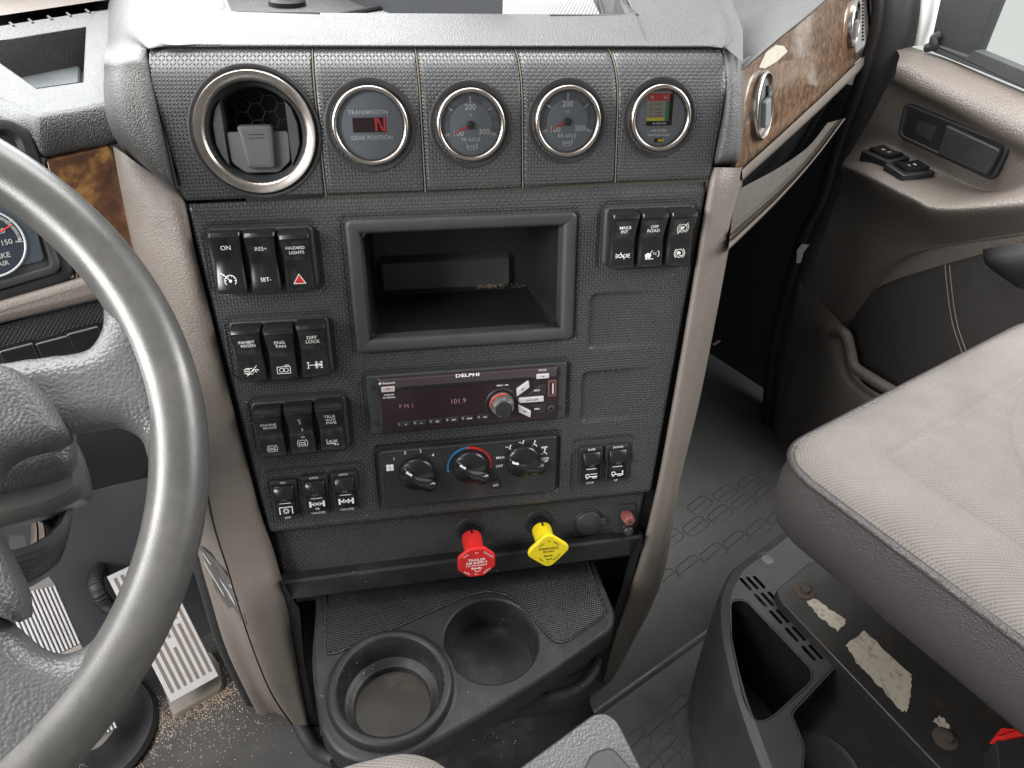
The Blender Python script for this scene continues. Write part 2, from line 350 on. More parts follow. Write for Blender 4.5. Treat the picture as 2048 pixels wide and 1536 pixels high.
# ------------------------------------------------------------------ ink: flat lettering and symbols
class Ink(MB):
    def __init__(s, hf=None, ox=0, oy=0): super().__init__(); s.hf = hf; s.ox = ox; s.oy = oy
    def _p(s, pts2):
        return [(x, y, (s.hf(x, y) if s.hf else 0)) for x, y in pts2]
    def text(s, txt, x, y, h, bold=.0, rot=0, xs=1.0, align='CENTER', sp=1.0):
        c = bpy.data.curves.new('t', 'FONT'); c.body = txt; c.size = h/.7; c.align_x = align; c.align_y = 'CENTER'; c.resolution_u = 3; c.offset = bold*h; c.space_character = sp
        o = bpy.data.objects.new('t', c); COL.objects.link(o)
        dg = bpy.context.evaluated_depsgraph_get(); me = bpy.data.meshes.new_from_object(o.evaluated_get(dg))
        ca, sa = math.cos(rot), math.sin(rot); pts = []
        for v in me.vertices:
            a, b = v.co.x*xs, v.co.y; pts.append((x+a*ca-b*sa, y+a*sa+b*ca))
        s.add(s._p(pts), [list(p.vertices) for p in me.polygons])
        bpy.data.objects.remove(o); bpy.data.curves.remove(c); bpy.data.meshes.remove(me); return s
    def poly(s, pts): return s.add(s._p(pts), [list(range(len(pts)))])
    def line(s, pts, w, closed=False):
        N_ = len(pts)
        for i in range(N_ if closed else N_-1):
            a, b = Vector(pts[i]), Vector(pts[(i+1) % N_]); d = (b-a)
            if d.length < 1e-9: continue
            d.normalize(); n = Vector((-d.y, d.x))*w/2; e = d*w*.35
            s.poly([tuple(a-e+n), tuple(a-e-n), tuple(b+e-n), tuple(b+e+n)])
        return s
    def arc(s, cx, cy, r, a0, a1, w, n=16):
        s.line([(cx+r*math.cos(math.radians(a0+(a1-a0)*k/n)), cy+r*math.sin(math.radians(a0+(a1-a0)*k/n))) for k in range(n+1)], w); return s
    def disc(s, cx, cy, r, n=14): return s.poly([(cx+r*math.cos(2*PI*k/n), cy+r*math.sin(2*PI*k/n)) for k in range(n)])
mm = .001
from mathutils.bvhtree import BVHTree
# ================================================================== END OF HELPERS
def lensmat(name, tint, gl=.9):
    m = bpy.data.materials.new(name); m.use_nodes = True; t = m.node_tree; t.nodes.clear(); o = N(t, 'ShaderNodeOutputMaterial')
    tr = N(t, 'ShaderNodeBsdfTransparent'); tr.inputs[0].default_value = (*tint, 1); g = N(t, 'ShaderNodeBsdfGlossy'); g.inputs['Roughness'].default_value = .12
    fr = N(t, 'ShaderNodeFresnel'); fr.inputs[0].default_value = 1.5; mx = N(t, 'ShaderNodeMixShader'); t.links.new(mth(t, 'MULTIPLY', fr.outputs[0], gl), mx.inputs[0])
    t.links.new(tr.outputs[0], mx.inputs[1]); t.links.new(g.outputs[0], mx.inputs[2]); t.links.new(mx.outputs[0], o.inputs[0]); return m
K['glass'] = lensmat('gauge_lens', (.93, .94, .96)); K['wpane'] = lensmat('window_glass', (.95, .97, .95))
def proj(p):
    q = RC.T @ np.array(p-CAM); return CU+FPX*q[0]/q[2], CV+FPX*q[1]/q[2]
# ================================================================== floor and cab shell
fl = MB(); fl.grid([[(-1.0, -.7, 0), (1.3, -.7, 0)], [(-1.0, .318, 0), (1.3, .318, 0)]]); fl.grid([[(-1, .318, 0), (1.3, .318, 0)], [(-1, .323, -.006), (1.3, .323, -.006)], [(-1, .332, -.006), (1.3, .332, -.006)], [(-1, .338, .004), (1.3, .338, .004)], [(-1, 1.5, .004), (1.3, 1.5, .004)]])
tag(obj('floor', fl, K['floor'], ang=60), None, None, kind='structure')
def hexring(mb, c, L, Wd, ang, z):
    Wd *= .9; pts = [(-L/2, -Wd*.32), (-L*.36, -Wd/2), (L*.36, -Wd/2), (L/2, -Wd*.32), (L/2, Wd*.32), (L*.36, Wd/2), (-L*.36, Wd/2), (-L/2, Wd*.32)]
    ca, sa = math.cos(ang), math.sin(ang)
    mb.tube([(c[0]+x*ca-y*sa, c[1]+x*sa+y*ca, z) for x, y in pts], .0010, 5, closed=True, flat=.35)
    mb.tube([(c[0]-L*.42*ca, c[1]-L*.42*sa, z), (c[0]+L*.42*ca, c[1]+L*.42*sa, z)], .0008, 4)
hx = MB(); _d = ZP(1420, 1108, 0)-ZP(1360, 1158, 0); HA = math.atan2(_d.y, _d.x)
for r, (a, b, n) in enumerate([((1330, 1160), (1560, 1035), 6), ((1325, 1085), (1520, 990), 5), ((1400, 1010), (1500, 965), 3)]):
    A, B = ZP(*a, .0045), ZP(*b, .0045)
    for i in range(n):
        p = A.lerp(B, (i+.3*(r % 2))/(n-1)); hexring(hx, p, .052, .030, HA, .0042)
for r, (a, b, n) in enumerate([((1268, 1490), (1360, 1420), 3), ((1330, 1530), (1400, 1480), 2), ((1290, 1540), (1330, 1500), 2)]):
    A, B = ZP(*a, .0005), ZP(*b, .0005)
    for i in range(n): hexring(hx, A.lerp(B, i/max(1, n-1)), .052, .03, HA, .0004)
tag(obj('floor_tread_pattern', hx, K['floor'], ang=40), None, None, kind='structure')
# driver side mat, dark, and inclined toe board
dm = MB(); ww = lambda x, y: .006+.004*math.sin(x*31+y*13)*math.sin(y*23)
dm.grid([[(x, y, ww(x, y)+.004) for x in np.linspace(-.8, .09, 50)] for y in np.linspace(.2, .74, 40)])
tag(obj('driver_floor_mat', dm, K['floord'], ang=60), 'dark grey rubber mat on the driver side floor with sand on it', 'floor mat')
fw = MB()
def fwp(x, t):
    y = .74+.30*t; z = .005+.62*t**1.25+.03*math.sin(x*9+1)*math.sin(t*3)-.05*math.exp(-((x+.03)/.05)**2)*t
    return (x, y, z)
fw.grid([[fwp(x, t) for x in np.linspace(-.9, .42, 60)] for t in np.linspace(0, 1.35, 40)])
fw.grid([[(x, 1.02+.10*t+.015*math.sin(x*14)*math.sin(t*6), .005+.95*t) for x in np.linspace(.40, 1.3, 40)] for t in np.linspace(0, 1, 30)])
fw.grid([[(.42, .6, 0), (.42, 1.3, 0)], [(.42, .6, .9), (.42, 1.3, .9)]])
tag(obj('firewall', fw, K['dark'], ang=60), None, None, kind='structure')
ro = MB(); ro.grid([[(-1.25, -1.3, 2.12), (1.25, -1.3, 2.12)], [(-1.25, 1.5, 2.12), (1.25, 1.5, 2.12)]]); tag(obj('roof', ro, mat('headliner', (.4, .39, .37), .9)), None, None, kind='structure')
ro = MB(); ro.grid([[(-1.3, -1.3, 0), (1.3, -1.3, 0)], [(-1.3, -1.3, 2.12), (1.3, -1.3, 2.12)]]); tag(obj('back_wall', ro, mat('cab_lining', (.12, .11, .1), .9)), None, None, kind='structure')
ro = MB(); ro.grid([[(-1.28, -1.3, 0), (-1.28, 1.9, 0)], [(-1.28, -1.3, .85), (-1.28, 1.9, .85)]]); tag(obj('side_wall', ro, MATS.setdefault('lin', mat('side_lining', (.12, .1, .09), .8))), None, None, kind='structure')
ro = MB(); ro.grid([[(1.24, -1.3, 0), (1.24, 1.9, 0)], [(1.24, -1.3, .66), (1.24, 1.9, .66)]]); tag(obj('side_wall', ro, K['dark']), None, None, kind='structure')
# sand on the driver mat
sd = MB(); rg = random.Random(3)
def grain(x, y, z, r):
    a = rg.random()*6; sd.add([(x+r*math.cos(a), y+r*math.sin(a), z), (x+r*math.cos(a+2.1), y+r*math.sin(a+2.1), z), (x+r*math.cos(a+4.2), y+r*math.sin(a+4.2), z), (x, y, z+r*1.3)], [[0, 1, 3], [1, 2, 3], [2, 0, 3]])
def sandat(u, v, su, sv, n, r0=.0005, r1=.0012, ang=0):
    for _ in range(n):
        a, b = rg.gauss(0, su), rg.gauss(0, sv); uu = u+a*math.cos(ang)-b*math.sin(ang); vv = v+a*math.sin(ang)+b*math.cos(ang); p = ZP(uu, vv, .012)
        if -.78 < p.x < .08 and .21 < p.y < .73: grain(p.x, p.y, ww(p.x, p.y)+.0044, rg.uniform(r0, r1))
for a in [(300, 1440, 26, 22, 900), (420, 1400, 45, 12, 900, .0005, .0011, -.5), (230, 1500, 30, 20, 900), (420, 1430, 60, 40, 350), (330, 1500, 90, 60, 200), (190, 1530, 30, 12, 500), (450, 1330, 30, 50, 250), (180, 1160, 60, 60, 80), (500, 1390, 50, 30, 150)]: sandat(*a)
tag(obj('sand', sd, K['sand'], ang=180), 'scattered pale sand grains on the driver floor mat', 'sand', kind='stuff')
# ================================================================== dashboard
dash = thing('dashboard', 'black and taupe truck dashboard with grey top pad and angled centre stack', 'dashboard', Matrix.Translation((.25, .6, 0)))
# --- switch panel as a height field
def sdb(x, y, cx, cy, hw, hh, r):
    dx, dy = abs(x-cx)-hw+r, abs(y-cy)-hh+r
    return math.hypot(max(dx, 0), max(dy, 0))+min(max(dx, dy), 0)-r
def sst(t): t = min(1, max(0, t)); return t*t*(3-2*t)
REC = [(-.1548, .1320, .043, .0285, .008, .0018), (-.1508, .0570, .0425, .0285, .008, .0018), (-.144, -.0155, .0425, .0285, .008, .0018), (.1625, .1370, .0455, .0295, .008, .0018),
       (.0035, .1035, .0985, .0600, .006, .0018), (.0037, -.0015, .0935, .0315, .006, .0015), (.0027, -.078, .0875, .0345, .006, .003), (-.1375, -.089, .044, .0305, .007, .0018), (.1325, -.0855, .031, .029, .006, .0018)]
def PH(x, y):
    h = 0
    for cx, cy, hw, hh, r, d in REC:
        s = sdb(x, y, cx, cy, hw, hh, r)
        if s < .001: h = min(h, -d*sst((.001-s)/.003))
    for cx, cy, hw, hh, d in ((.160, .0612, .047, .0262, .0032), (.156, -.0125, .047, .026, .0032)):
        s = sdb(x, y, cx, cy, hw, hh, .006)
        if s < .001: h = min(h, -d*sst((.001-s)/.0035)*(1-sst((x-(cx-.02))/.055)*.9))
    yb = -.126; h -= .013*sst((yb+.004-y)/.013)
    h -= .0035*sst((y-.172)/.006)
    return h
def xl(y): return -.2067+(.176-y)*.0657 if y > -.13 else -.1866+(-.13-y)*.05
def xr(y): return .2131-(.180-y)*.0832 if y > -.122 else .188-(-.122-y)*.1
nx, ny = 230, 200; rows = []
for j in range(ny+1):
    t = j/ny; row = []
    for i in range(nx+1):
        s = i/nx; yt = .1755+.0045*s; y = -.187+(yt+.187)*t; x = xl(y)+(xr(y)-xl(y))*s
        e = min(x-xl(y), xr(y)-x); row.append((x, y, PH(x, y)-.004*(1-sst(e/.003))))
    rows.append(row)
pm = MB(); vs = [p for r in rows for p in r]; fs = []
for j in range(ny):
    for i in range(nx):
        a = j*(nx+1)+i; cx, cy = vs[a][0], vs[a][1]
        if -.084 < cx < .091 and .054 < cy < .153: continue
        fs.append([a, a+1, a+nx+2, a+nx+1])
pm.add(vs, fs)
def ploc(name, mb, m, x=0, y=0, z=0, parent=None, **k):
    """mesh given in panel coordinates, kept in its own local axes so that the texture lies along the panel"""
    o = obj(name, mb, m, None, **k); o.parent = parent or dash; o.matrix_local = TM[(parent or dash).name].inverted() @ P.mat(x, y, z); TM[o.name] = P.mat(x, y, z); return o
ploc('switch_panel', pm, K['panel'], ang=50)
# --- gauge pods rolling back at the top
ya, Ra = .240, .0455
def arc_pt(a): return ya+Ra*math.sin(a), -Ra*(1-math.cos(a))
amax = .2
while amax < 1.5 and proj(P.at(0, *arc_pt(amax)))[1] > 97: amax += .01
yT, hT = arc_pt(amax)
sb = [(-.2065, .1775)]+[(P.l(u, v).x, P.l(u, v).y) for u, v in ((652, 391), (851, 384), (1046, 375), (1231, 365))]+[(.2135, .1830)]
st_ = [P.l(u, 96, hT).x for u in (298, 625, 830, 1030, 1217, 1441)]
def pod_row(k, y, h, g=.0007):
    pass
for i in range(5):
    g = MB(); R = []
    prof = [(-.001, -.006), (0, -.0015), (.0015, 0)]
    ys = [(.0, -.006), (.0004, -.001), (.002, 0)]
    path = [(None, f, h) for f, h in ((0, -.006), (.0004, -.0012), (.002, 0))]
    npt = 96 if i == 0 else 26
    for j in range(npt+3):
        row = []
        for s in np.linspace(0, 1, 70 if i == 0 else 14):
            yb = sb[i][1]+(sb[i+1][1]-sb[i][1])*s
            if j < 3: y, h, t = yb+path[j][1], path[j][2], 0
            elif j < npt*.55: t0 = (j-2)/(npt*.55-2); y, h = yb+.002+(ya-yb-.002)*t0, 0
            else: a = amax*(j-npt*.55)/(npt+2-npt*.55); y, h = arc_pt(a)
            t = sst((y-.18)/(yT-.18))*.0+max(0, (y-.178)/(yT-.178))
            x0 = sb[i][0]+(st_[i]-sb[i][0])*t+.0007; x1 = sb[i+1][0]+(st_[i+1]-sb[i+1][0])*t-.0007
            e = min(s, 1-s)*(x1-x0); x = x0+(x1-x0)*s
            row.append([x, y, h])
        # fine edges
        x0, x1 = row[0][0], row[-1][0]; y0, h0 = row[0][1], row[0][2]; y1, h1 = row[-1][1], row[-1][2]
        row = [[x0, y0, h0-.006], [x0+.0003, y0, h0-.0008], [x0+.0014, y0, h0]]+row[1:-1]+[[x1-.0014, y1, h1], [x1-.0003, y1, h1-.0008], [x1, y1, h1-.006]]
        R.append(row)
    g.grid(R)
    if i == 0:
        vc = P.l(512, 266); g.f = [f for f in g.f if math.hypot(sum(g.v[k][0] for k in f)/4-vc.x, sum(g.v[k][1] for k in f)/4-vc.y) > .0445]; g.m = g.m[:len(g.f)]
    ploc('gauge_pod', g, K['panel'], ang=60)
for i in range(1, 5):
    pts = [(sb[i][0]+(st_[i]-sb[i][0])*max(0, (y-.178)/(yT-.178)), y, h-.0004) for y, h in [(sb[i][1]+(ya-sb[i][1])*t, 0) for t in np.linspace(0, 1, 6)]+[arc_pt(amax*t) for t in np.linspace(.1, 1, 9)]]
    sdm = MB(); sdm.tube(pts, .0005, 6); ploc('seam_dust', sdm, MATS.setdefault('sd', mat('seam_dust', (.13, .11, .085), .8, .2)))
# dusty backing under the seams
bk = MB(); bk.grid([[(-.105, .17, -.0065), (.215, .17, -.0065)], [(-.105, .25, -.0065), (.217, .25, -.0065)], [(-.105, yT, hT-.008), (.222, yT, hT-.008)]])
ploc('backing_plate', bk, mat('dusty_gap', (.1, .09, .075), .8, .3))
# --- cowl: grey vinyl surround, a U from the left tip over the top to the right tip
def S(u, v, h): return P.w(u, v, h)
z0 = S(870, 91, hT+.004).z
def tsec(u, e, dz=0):
    return [S(u, 98, -.03), S(u, 91, hT+.004), ZP(u+(e[0]-u)*.10, 84+(e[1]-84)*.04, z0+.001), ZP(u+(e[0]-u)*.5, 84+(e[1]-84)*.5, z0+.004), ZP(e[0], e[1], z0+.005+dz)]
cw = [
 [S(352, 374, -.004), S(345, 374, .003), S(330, 366, .003), S(312, 352, -.004), S(300, 342, -.03)],
 [S(347, 350, -.004), S(338, 350, .006), S(318, 340, .007), S(285, 322, 0), S(262, 318, -.04)],
 [S(334, 290, -.004), S(325, 290, .007), S(298, 280, .009), S(247, 262, .002), S(222, 262, -.04)],
 [S(318, 210, -.010), S(309, 208, .003), S(278, 205, .006), S(228, 200, 0), S(208, 200, -.04)],
 [S(305, 140, -.025), S(297, 138, -.010), S(268, 140, -.004), S(226, 145, -.010), S(208, 145, -.05)],
 [S(302, 120, -.032), S(294, 117, -.019), S(266, 116, -.012), S(229, 118, -.022), S(209, 118, -.06)],
 [S(299, 104, -.035), S(291, 100, hT+.001), ZP(265, 90, z0-.005), ZP(233, 86, z0-.016), ZP(211, 88, z0-.05)],
 [S(298, 98, -.03), S(290, 92, hT+.004), ZP(267, 66, z0), ZP(240, 50, z0-.012), ZP(214, 48, z0-.05)],
 [S(300, 98, -.03), S(293, 91, hT+.004), ZP(274, 40, z0+.002), ZP(248, 5, z0-.010), ZP(217, 5, z0-.05)],
 [S(304, 98, -.03), S(298, 91, hT+.004), ZP(290, 30, z0+.003), ZP(258, -40, z0-.007), ZP(224, -50, z0-.05)],
 tsec(330, (318, -50)), tsec(400, (405, -50)), tsec(432, (432, -40)), tsec(448, (444, 2)), tsec(468, (462, 22)), tsec(560, (560, 25)), tsec(700, (700, 26)), tsec(870, (868, 27)), tsec(1060, (1055, 28)), tsec(1200, (1190, 28)),
 tsec(1280, (1260, 27)), tsec(1296, (1263, 8)), tsec(1306, (1240, -40)), tsec(1360, (1320, -50)), tsec(1415, (1380, -50)),
 [S(1438, 98, -.03), S(1444, 91, hT+.004), ZP(1444, 52, z0+.002), ZP(1436, 10, z0+.002), ZP(1418, -40, z0)],
 [S(1440, 98, -.03), S(1447, 92, hT+.004), ZP(1460, 76, z0), ZP(1469, 70, z0-.004), ZP(1474, 66, z0-.03)],
 [S(1441, 106, -.035), S(1449, 102, hT+.001), ZP(1466, 98, z0-.006), ZP(1478, 102, z0-.012), ZP(1484, 108, z0-.06)],
 [S(1442, 140, -.025), S(1451, 140, -.010), S(1469, 142, -.008), S(1484, 146, -.020), S(1489, 155, -.10)],
 [S(1444, 210, -.010), S(1454, 210, .003), S(1473, 210, .003), S(1485, 214, -.010), S(1489, 220, -.09)],
 [S(1434, 280, -.004), S(1446, 280, .006), S(1468, 280, .006), S(1481, 285, -.006), S(1484, 290, -.08)],
 [S(1427, 318, -.004), S(1438, 320, .005), S(1462, 316, .004), S(1476, 318, -.008), S(1479, 320, -.07)],
 [S(1423, 327, -.012), S(1432, 330, -.006), S(1450, 328, -.006), S(1468, 327, -.016), S(1474, 327, -.07)],
]
lm = MB(); lm.grid(loft(cw, 6, 6)); obj('cowl', lm, K['cowl'], dash, world=True, ang=180)
zp = S(870, 91, hT+.004).z
# recess in the top pad: floor with mesh grille, rim sides
rc = MB(); zr = zp-.045
rc.grid([[ZP(430, 45, zr), ZP(1300, 45, zr)], [ZP(430, -60, zr), ZP(1300, -60, zr)]]); obj('top_recess', rc, K['cowl'], dash, world=True)
rg_ = MB()
rg_.grid([[ZP(660, 40, zr+.004), ZP(1205, 40, zr+.004)], [ZP(890, -12, zr+.004), ZP(1180, -12, zr+.004)]]); obj('speaker_grille', rg_, K['mesh_'], dash, world=True)
rg_ = MB(); rg_.tube([ZP(655, 32, zr+.006), ZP(880, -4, zr+.006)], .006, 8, flat=.5); obj('grille_frame', rg_, K['black'], dash, world=True); rg_ = MB(); rg_.tube([ZP(1196, -8, zr+.006), ZP(1208, 34, zr+.006)], .0025, 8); obj('grille_frame', rg_, K['black'], dash, world=True)
rs = MB()
e1 = [ZP(440, -10, zp+.004), ZP(447, 12, zp+.005), ZP(462, 22, zp+.005), ZP(640, 25, zp+.006)]; rs.grid([[p+Vector((0, 0, .0)) for p in cr(e1, 6)], [p-Vector((0, -.004, .06)) for p in cr(e1, 6)]]); obj('recess_rim', rs, K['cowl'], dash, world=True); rs = MB()
e2 = [ZP(1100, 29, zp+.006), ZP(1262, 29, zp+.005), ZP(1268, 22, zp+.005), ZP(1232, -15, zp+.004)]; rs.grid([[p for p in cr(e2, 6)], [p-Vector((0, -.004, .06)) for p in cr(e2, 6)]])
obj('recess_rim', rs, K['cowl'], dash, world=True)
for pg in ([(262, 70), (292, 90), (470, 40), (428, -60), (262, -60)], [(1255, 40), (1449, 93), (1486, 125), (1486, 60), (1440, -60), (1215, -60)]):
    m_ = MB(); m_.add([ZP(u, v, zp-.0015+(.004 if 300 < u < 1300 else 0)) for u, v in pg], [list(range(len(pg)))]); obj('top_pad_side', m_, K['cowl'], dash, world=True)
m_ = MB(); m_.grid([[(-.95, .95, zp-.06), (1.12, .95, zp-.06)], [(-.95, 1.7, zp-.06), (1.12, 1.7, zp-.06)]]); obj('dash_light_block', m_, K['black'], dash, world=True)  # added sheet that keeps windshield light from leaking below the dash
# round bulb-like socket in the recess
cs = thing('dash_socket', 'black round accessory socket cap in the recess on the dash top', 'socket', Matrix.Translation(ZP(575, 10, zr)))
m_ = MB(); m_.lathe([(.022, 0), (.022, .005), (.019, .008), (.016, .008), (.015, .004), (.014, .012), (.011, .004), (.0001, .004)], 30); part('cap', m_, K['black'], cs)
m_ = Ink(); m_.text('VOLT', -.028, .004, .0028, rot=0); part('lettering', m_, K['ink'], cs)
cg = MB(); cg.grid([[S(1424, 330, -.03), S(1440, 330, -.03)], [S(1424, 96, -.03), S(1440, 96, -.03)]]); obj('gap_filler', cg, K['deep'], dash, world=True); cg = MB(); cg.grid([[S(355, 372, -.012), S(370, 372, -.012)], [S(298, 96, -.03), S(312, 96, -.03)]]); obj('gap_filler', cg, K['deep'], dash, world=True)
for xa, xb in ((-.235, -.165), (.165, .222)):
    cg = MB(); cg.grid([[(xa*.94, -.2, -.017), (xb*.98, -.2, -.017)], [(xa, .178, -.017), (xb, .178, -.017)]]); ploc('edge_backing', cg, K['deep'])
# --- taupe trims
def Pq(u, v, h=0): # point on panel plane above the bar, on the lower plane below it
    p = P.l(u, v, h)
    return P.w(u, v, h) if p.y > -.205 else Q.w(u, v, h)
rt = [
 [Pq(1424, 335, -.02), Pq(1426, 335, -.004), Pq(1450, 335, 0), Pq(1480, 335, -.015), Pq(1488, 330, -.09)],
 [Pq(1417, 372, -.012), Pq(1420, 372, .002), Pq(1444, 375, .004), Pq(1472, 380, -.012), Pq(1482, 384, -.09)],
 [Pq(1400, 470, -.012), Pq(1403, 470, .003), Pq(1424, 472, .005), Pq(1452, 475, -.008), Pq(1462, 475, -.08)],
 [Pq(1376, 620, -.012), Pq(1379, 620, .003), Pq(1398, 620, .005), Pq(1425, 625, -.008), Pq(1434, 625, -.08)],
 [Pq(1345, 800, -.012), Pq(1348, 800, .003), Pq(1366, 800, .005), Pq(1390, 805, -.008), Pq(1398, 805, -.08)],
 [Pq(1318, 950, -.012), Pq(1320, 950, .003), Pq(1336, 952, .005), Pq(1357, 955, -.008), Pq(1362, 955, -.08)],
 [Pq(1300, 1030, -.015), Pq(1302, 1030, .002), Pq(1320, 1035, .004), Pq(1343, 1040, -.01), Pq(1347, 1040, -.08)],
 [Pq(1276, 1130, -.015), Pq(1278, 1130, .002), Pq(1302, 1135, .004), Pq(1327, 1140, -.01), Pq(1330, 1140, -.08)],
 [Pq(1250, 1205, -.015), Pq(1253, 1205, .002), Pq(1276, 1210, .004), Pq(1300, 1215, -.01), Pq(1302, 1215, -.08)],
 [Pq(1222, 1290, -.015), Pq(1225, 1290, .002), Pq(1240, 1295, .002), Pq(1256, 1300, -.01), Pq(1258, 1300, -.08)],
 [Pq(1206, 1360, -.015), Pq(1207, 1362, 0), Pq(1212, 1370, 0), Pq(1217, 1378, -.01), Pq(1219, 1380, -.08)],
]
m_ = MB(); m_.grid(loft(rt, 5, 4), flip=True); obj('side_trim', m_, K['taupe'], dash, world=True, ang=180)
lt = [
 [Pq(358, 378, -.02), Pq(354, 376, -.006), Pq(300, 345, -.012), Pq(232, 296, -.02), Pq(228, 300, -.05)],
 [Pq(372, 410, -.012), Pq(368, 412, .001), Pq(325, 400, .0), Pq(250, 385, -.015), Pq(243, 385, -.05)],
 [Pq(390, 500, -.012), Pq(386, 500, .003), Pq(352, 500, .005), Pq(280, 515, -.012), Pq(270, 517, -.05)],
 [Pq(422, 630, -.012), Pq(418, 630, .003), Pq(385, 635, .006), Pq(330, 655, -.008), Pq(310, 657, -.05)],
 [Pq(458, 780, -.012), Pq(454, 780, .003), Pq(424, 788, .007), Pq(370, 805, 0), Pq(350, 808, -.04)],
 [Pq(488, 900, -.012), Pq(484, 900, .003), Pq(452, 908, .007), Pq(405, 925, .002), Pq(398, 928, -.02)],
 [Pq(520, 1020, -.012), Pq(516, 1020, .003), Pq(485, 1030, .008), Pq(430, 1048, .002), Pq(427, 1051, -.02)],
 [Pq(550, 1110, -.015), Pq(546, 1110, .003), Pq(512, 1120, .008), Pq(458, 1138, .003), Pq(454, 1141, -.02)],
 [Pq(572, 1195, -.015), Pq(568, 1195, .002), Pq(535, 1205, .006), Pq(483, 1222, .002), Pq(480, 1225, -.02)],
 [Pq(590, 1290, -.015), Pq(586, 1290, .002), Pq(560, 1300, .006), Pq(512, 1308, .002), Pq(509, 1311, -.02)],
 [Pq(608, 1390, -.015), Pq(604, 1390, .002), Pq(580, 1395, .003), Pq(548, 1392, 0), Pq(545, 1394, -.02)],
 [Pq(627, 1478, -.015), Pq(624, 1480, 0), Pq(612, 1476, 0), Pq(596, 1462, -.004), Pq(593, 1462, -.02)],
]
m_ = MB(); m_.grid(loft(lt, 5, 4)); obj('side_trim', m_, K['taupedirt'], dash, world=True, ang=180)
# left side cheek: starts just behind the trim's outer edge, runs forward
def fwd(p, d, dz=0): return p+PF*d+Vector((0, 0, dz))
lc = []
for (u, v, h), (u2, v2), d in [((349, 808, -.022), (338, 812), .10), ((402, 926, -.014), (385, 930), .12), ((430, 1050, -.012), (395, 1065), .12), ((457, 1140, -.012), (425, 1180), .11), ((483, 1224, -.012), (452, 1270), .10), ((512, 1310, -.012), (490, 1355), .08), ((548, 1393, -.012), (530, 1425), .06), ((597, 1462, -.014), (592, 1470), .03)]:
    a = Pq(u, v, h); fr = Frame(a+PF*d, P.x, -PF); lc.append([a, a.lerp(fr.w(u2, v2), .5), fr.w(u2, v2), fwd(fr.w(u2, v2), .25)])
m_ = MB(); m_.grid(loft(lc, 5, 4)); obj('side_cheek', m_, K['taupedirt'], dash, world=True, ang=180)
# black edge seal running down between cheek and floor
sp_ = cr([r_[2]+Vector((-.004, -.004, 0)) for r_ in lc], 6)+cr([lc[-1][2], ZP(643, 1508, .03), ZP(760, 1545, .03)], 6)[1:]
sp_ = [Vector((p.x, p.y, max(p.z, .016))) for p in sp_]
m_ = MB(); m_.tube(sp_, .010, 12); obj('edge_seal', m_, K['rubber'], dash, world=True, ang=180)
m_ = MB(); m_.tube(cr([r_[3].lerp(r_[4], .12)+Vector((-.0006, -.0006, 0)) for r_ in lt[4:]], 6), .0013, 6); obj('seam_line', m_, K['deep'], dash, world=True, ang=180)
_m = MB(); _m.grid(loft(lc, 5, 4)); _m.grid(loft(lt, 5, 4)); CBV = BVHTree.FromPolygons([tuple(v) for v in _m.v], _m.f)
def onC(u, v, d=.0012):
    dr_ = ray(u, v).normalized(); h_ = CBV.ray_cast(CAM, dr_)[0]
    return h_-dr_*d
eL = [(400, 1092), (405, 1128), (430, 1178), (455, 1215), (478, 1240), (493, 1250)]; eR = [(401, 1091), (436, 1124), (462, 1162), (476, 1200), (489, 1232), (494, 1250)]
m_ = MB(); m_.grid([[onC(a[0]+(b[0]-a[0])*t, a[1]+(b[1]-a[1])*t) for t in (0, .33, .66, 1)] for a, b in zip(eL, eR)]); obj('scuffed_decal', m_, mat('decal_black', (.05, .047, .044), .4, dirt=.5, ds=20), dash, world=True, ang=180)
for a in ([(406, 1106), (430, 1142), (460, 1190), (474, 1216)], [(408, 1124), (430, 1160), (452, 1196)], [(444, 1150), (456, 1166), (464, 1176)]):
    m_ = MB(); m_.tube([onC(u, v, .002) for u, v in a], .0006, 4); obj('decal_line', m_, K['inkdim'], dash, world=True)
# --- bar, legs and dark cavity below the panel
bm_ = MB(); sec = []
for s in np.linspace(0, 1, 16):
    x = -.1835+.366*s; y1 = -.1835+.005*s; y0 = -.2065+.004*s
    sec.append([(x, y1+.001, -.014), (x, y1, -.003), (x, y1-.002, -.0005), (x, (y0+y1)/2, 0), (x, y0+.002, -.0005), (x, y0, -.003), (x, y0, -.03)])
bm_.grid(sec, flip=False); bm_.v = [tuple(v) for v in bm_.v]; ploc('lower_bar', bm_, K['blackdirty'], ang=20)
lg = MB()
def leg(pts, hd=.004):
    r = [[Q.w(a[0], a[1], -.012 if True else 0), Q.w(a[0], a[1], -.001), Q.w(b[0], b[1], -.001), Q.w(b[0], b[1], -.02), Q.w(b[0], b[1], -.14)] for a, b in pts]
    return r
lg.grid(loft(leg([((1284, 1072), (1262, 1110)), ((1275, 1118), (1257, 1125)), ((1254, 1195), (1234, 1205)), ((1225, 1280), (1200, 1290)), ((1206, 1350), (1190, 1352))]), 4, 1), flip=True)
lg.grid(loft(leg([((562, 1160), (592, 1208)), ((575, 1215), (600, 1228)), ((592, 1300), (608, 1320)), ((608, 1390), (622, 1395)), ((624, 1470), (640, 1470))]), 4, 1)); obj('opening_frame', lg, K['blackdirty'], dash, world=True, ang=50)
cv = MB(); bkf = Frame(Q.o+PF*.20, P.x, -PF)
cv.grid([[bkf.w(540, 1100), bkf.w(1300, 1060)], [bkf.w(560, 1500), bkf.w(1260, 1400)]]); cv.grid([[Q.w(592, 1205, -.01), Q.w(1262, 1112, -.01)], [fwd(Q.w(592, 1205, -.01), .22), fwd(Q.w(1262, 1112, -.01), .22)]])
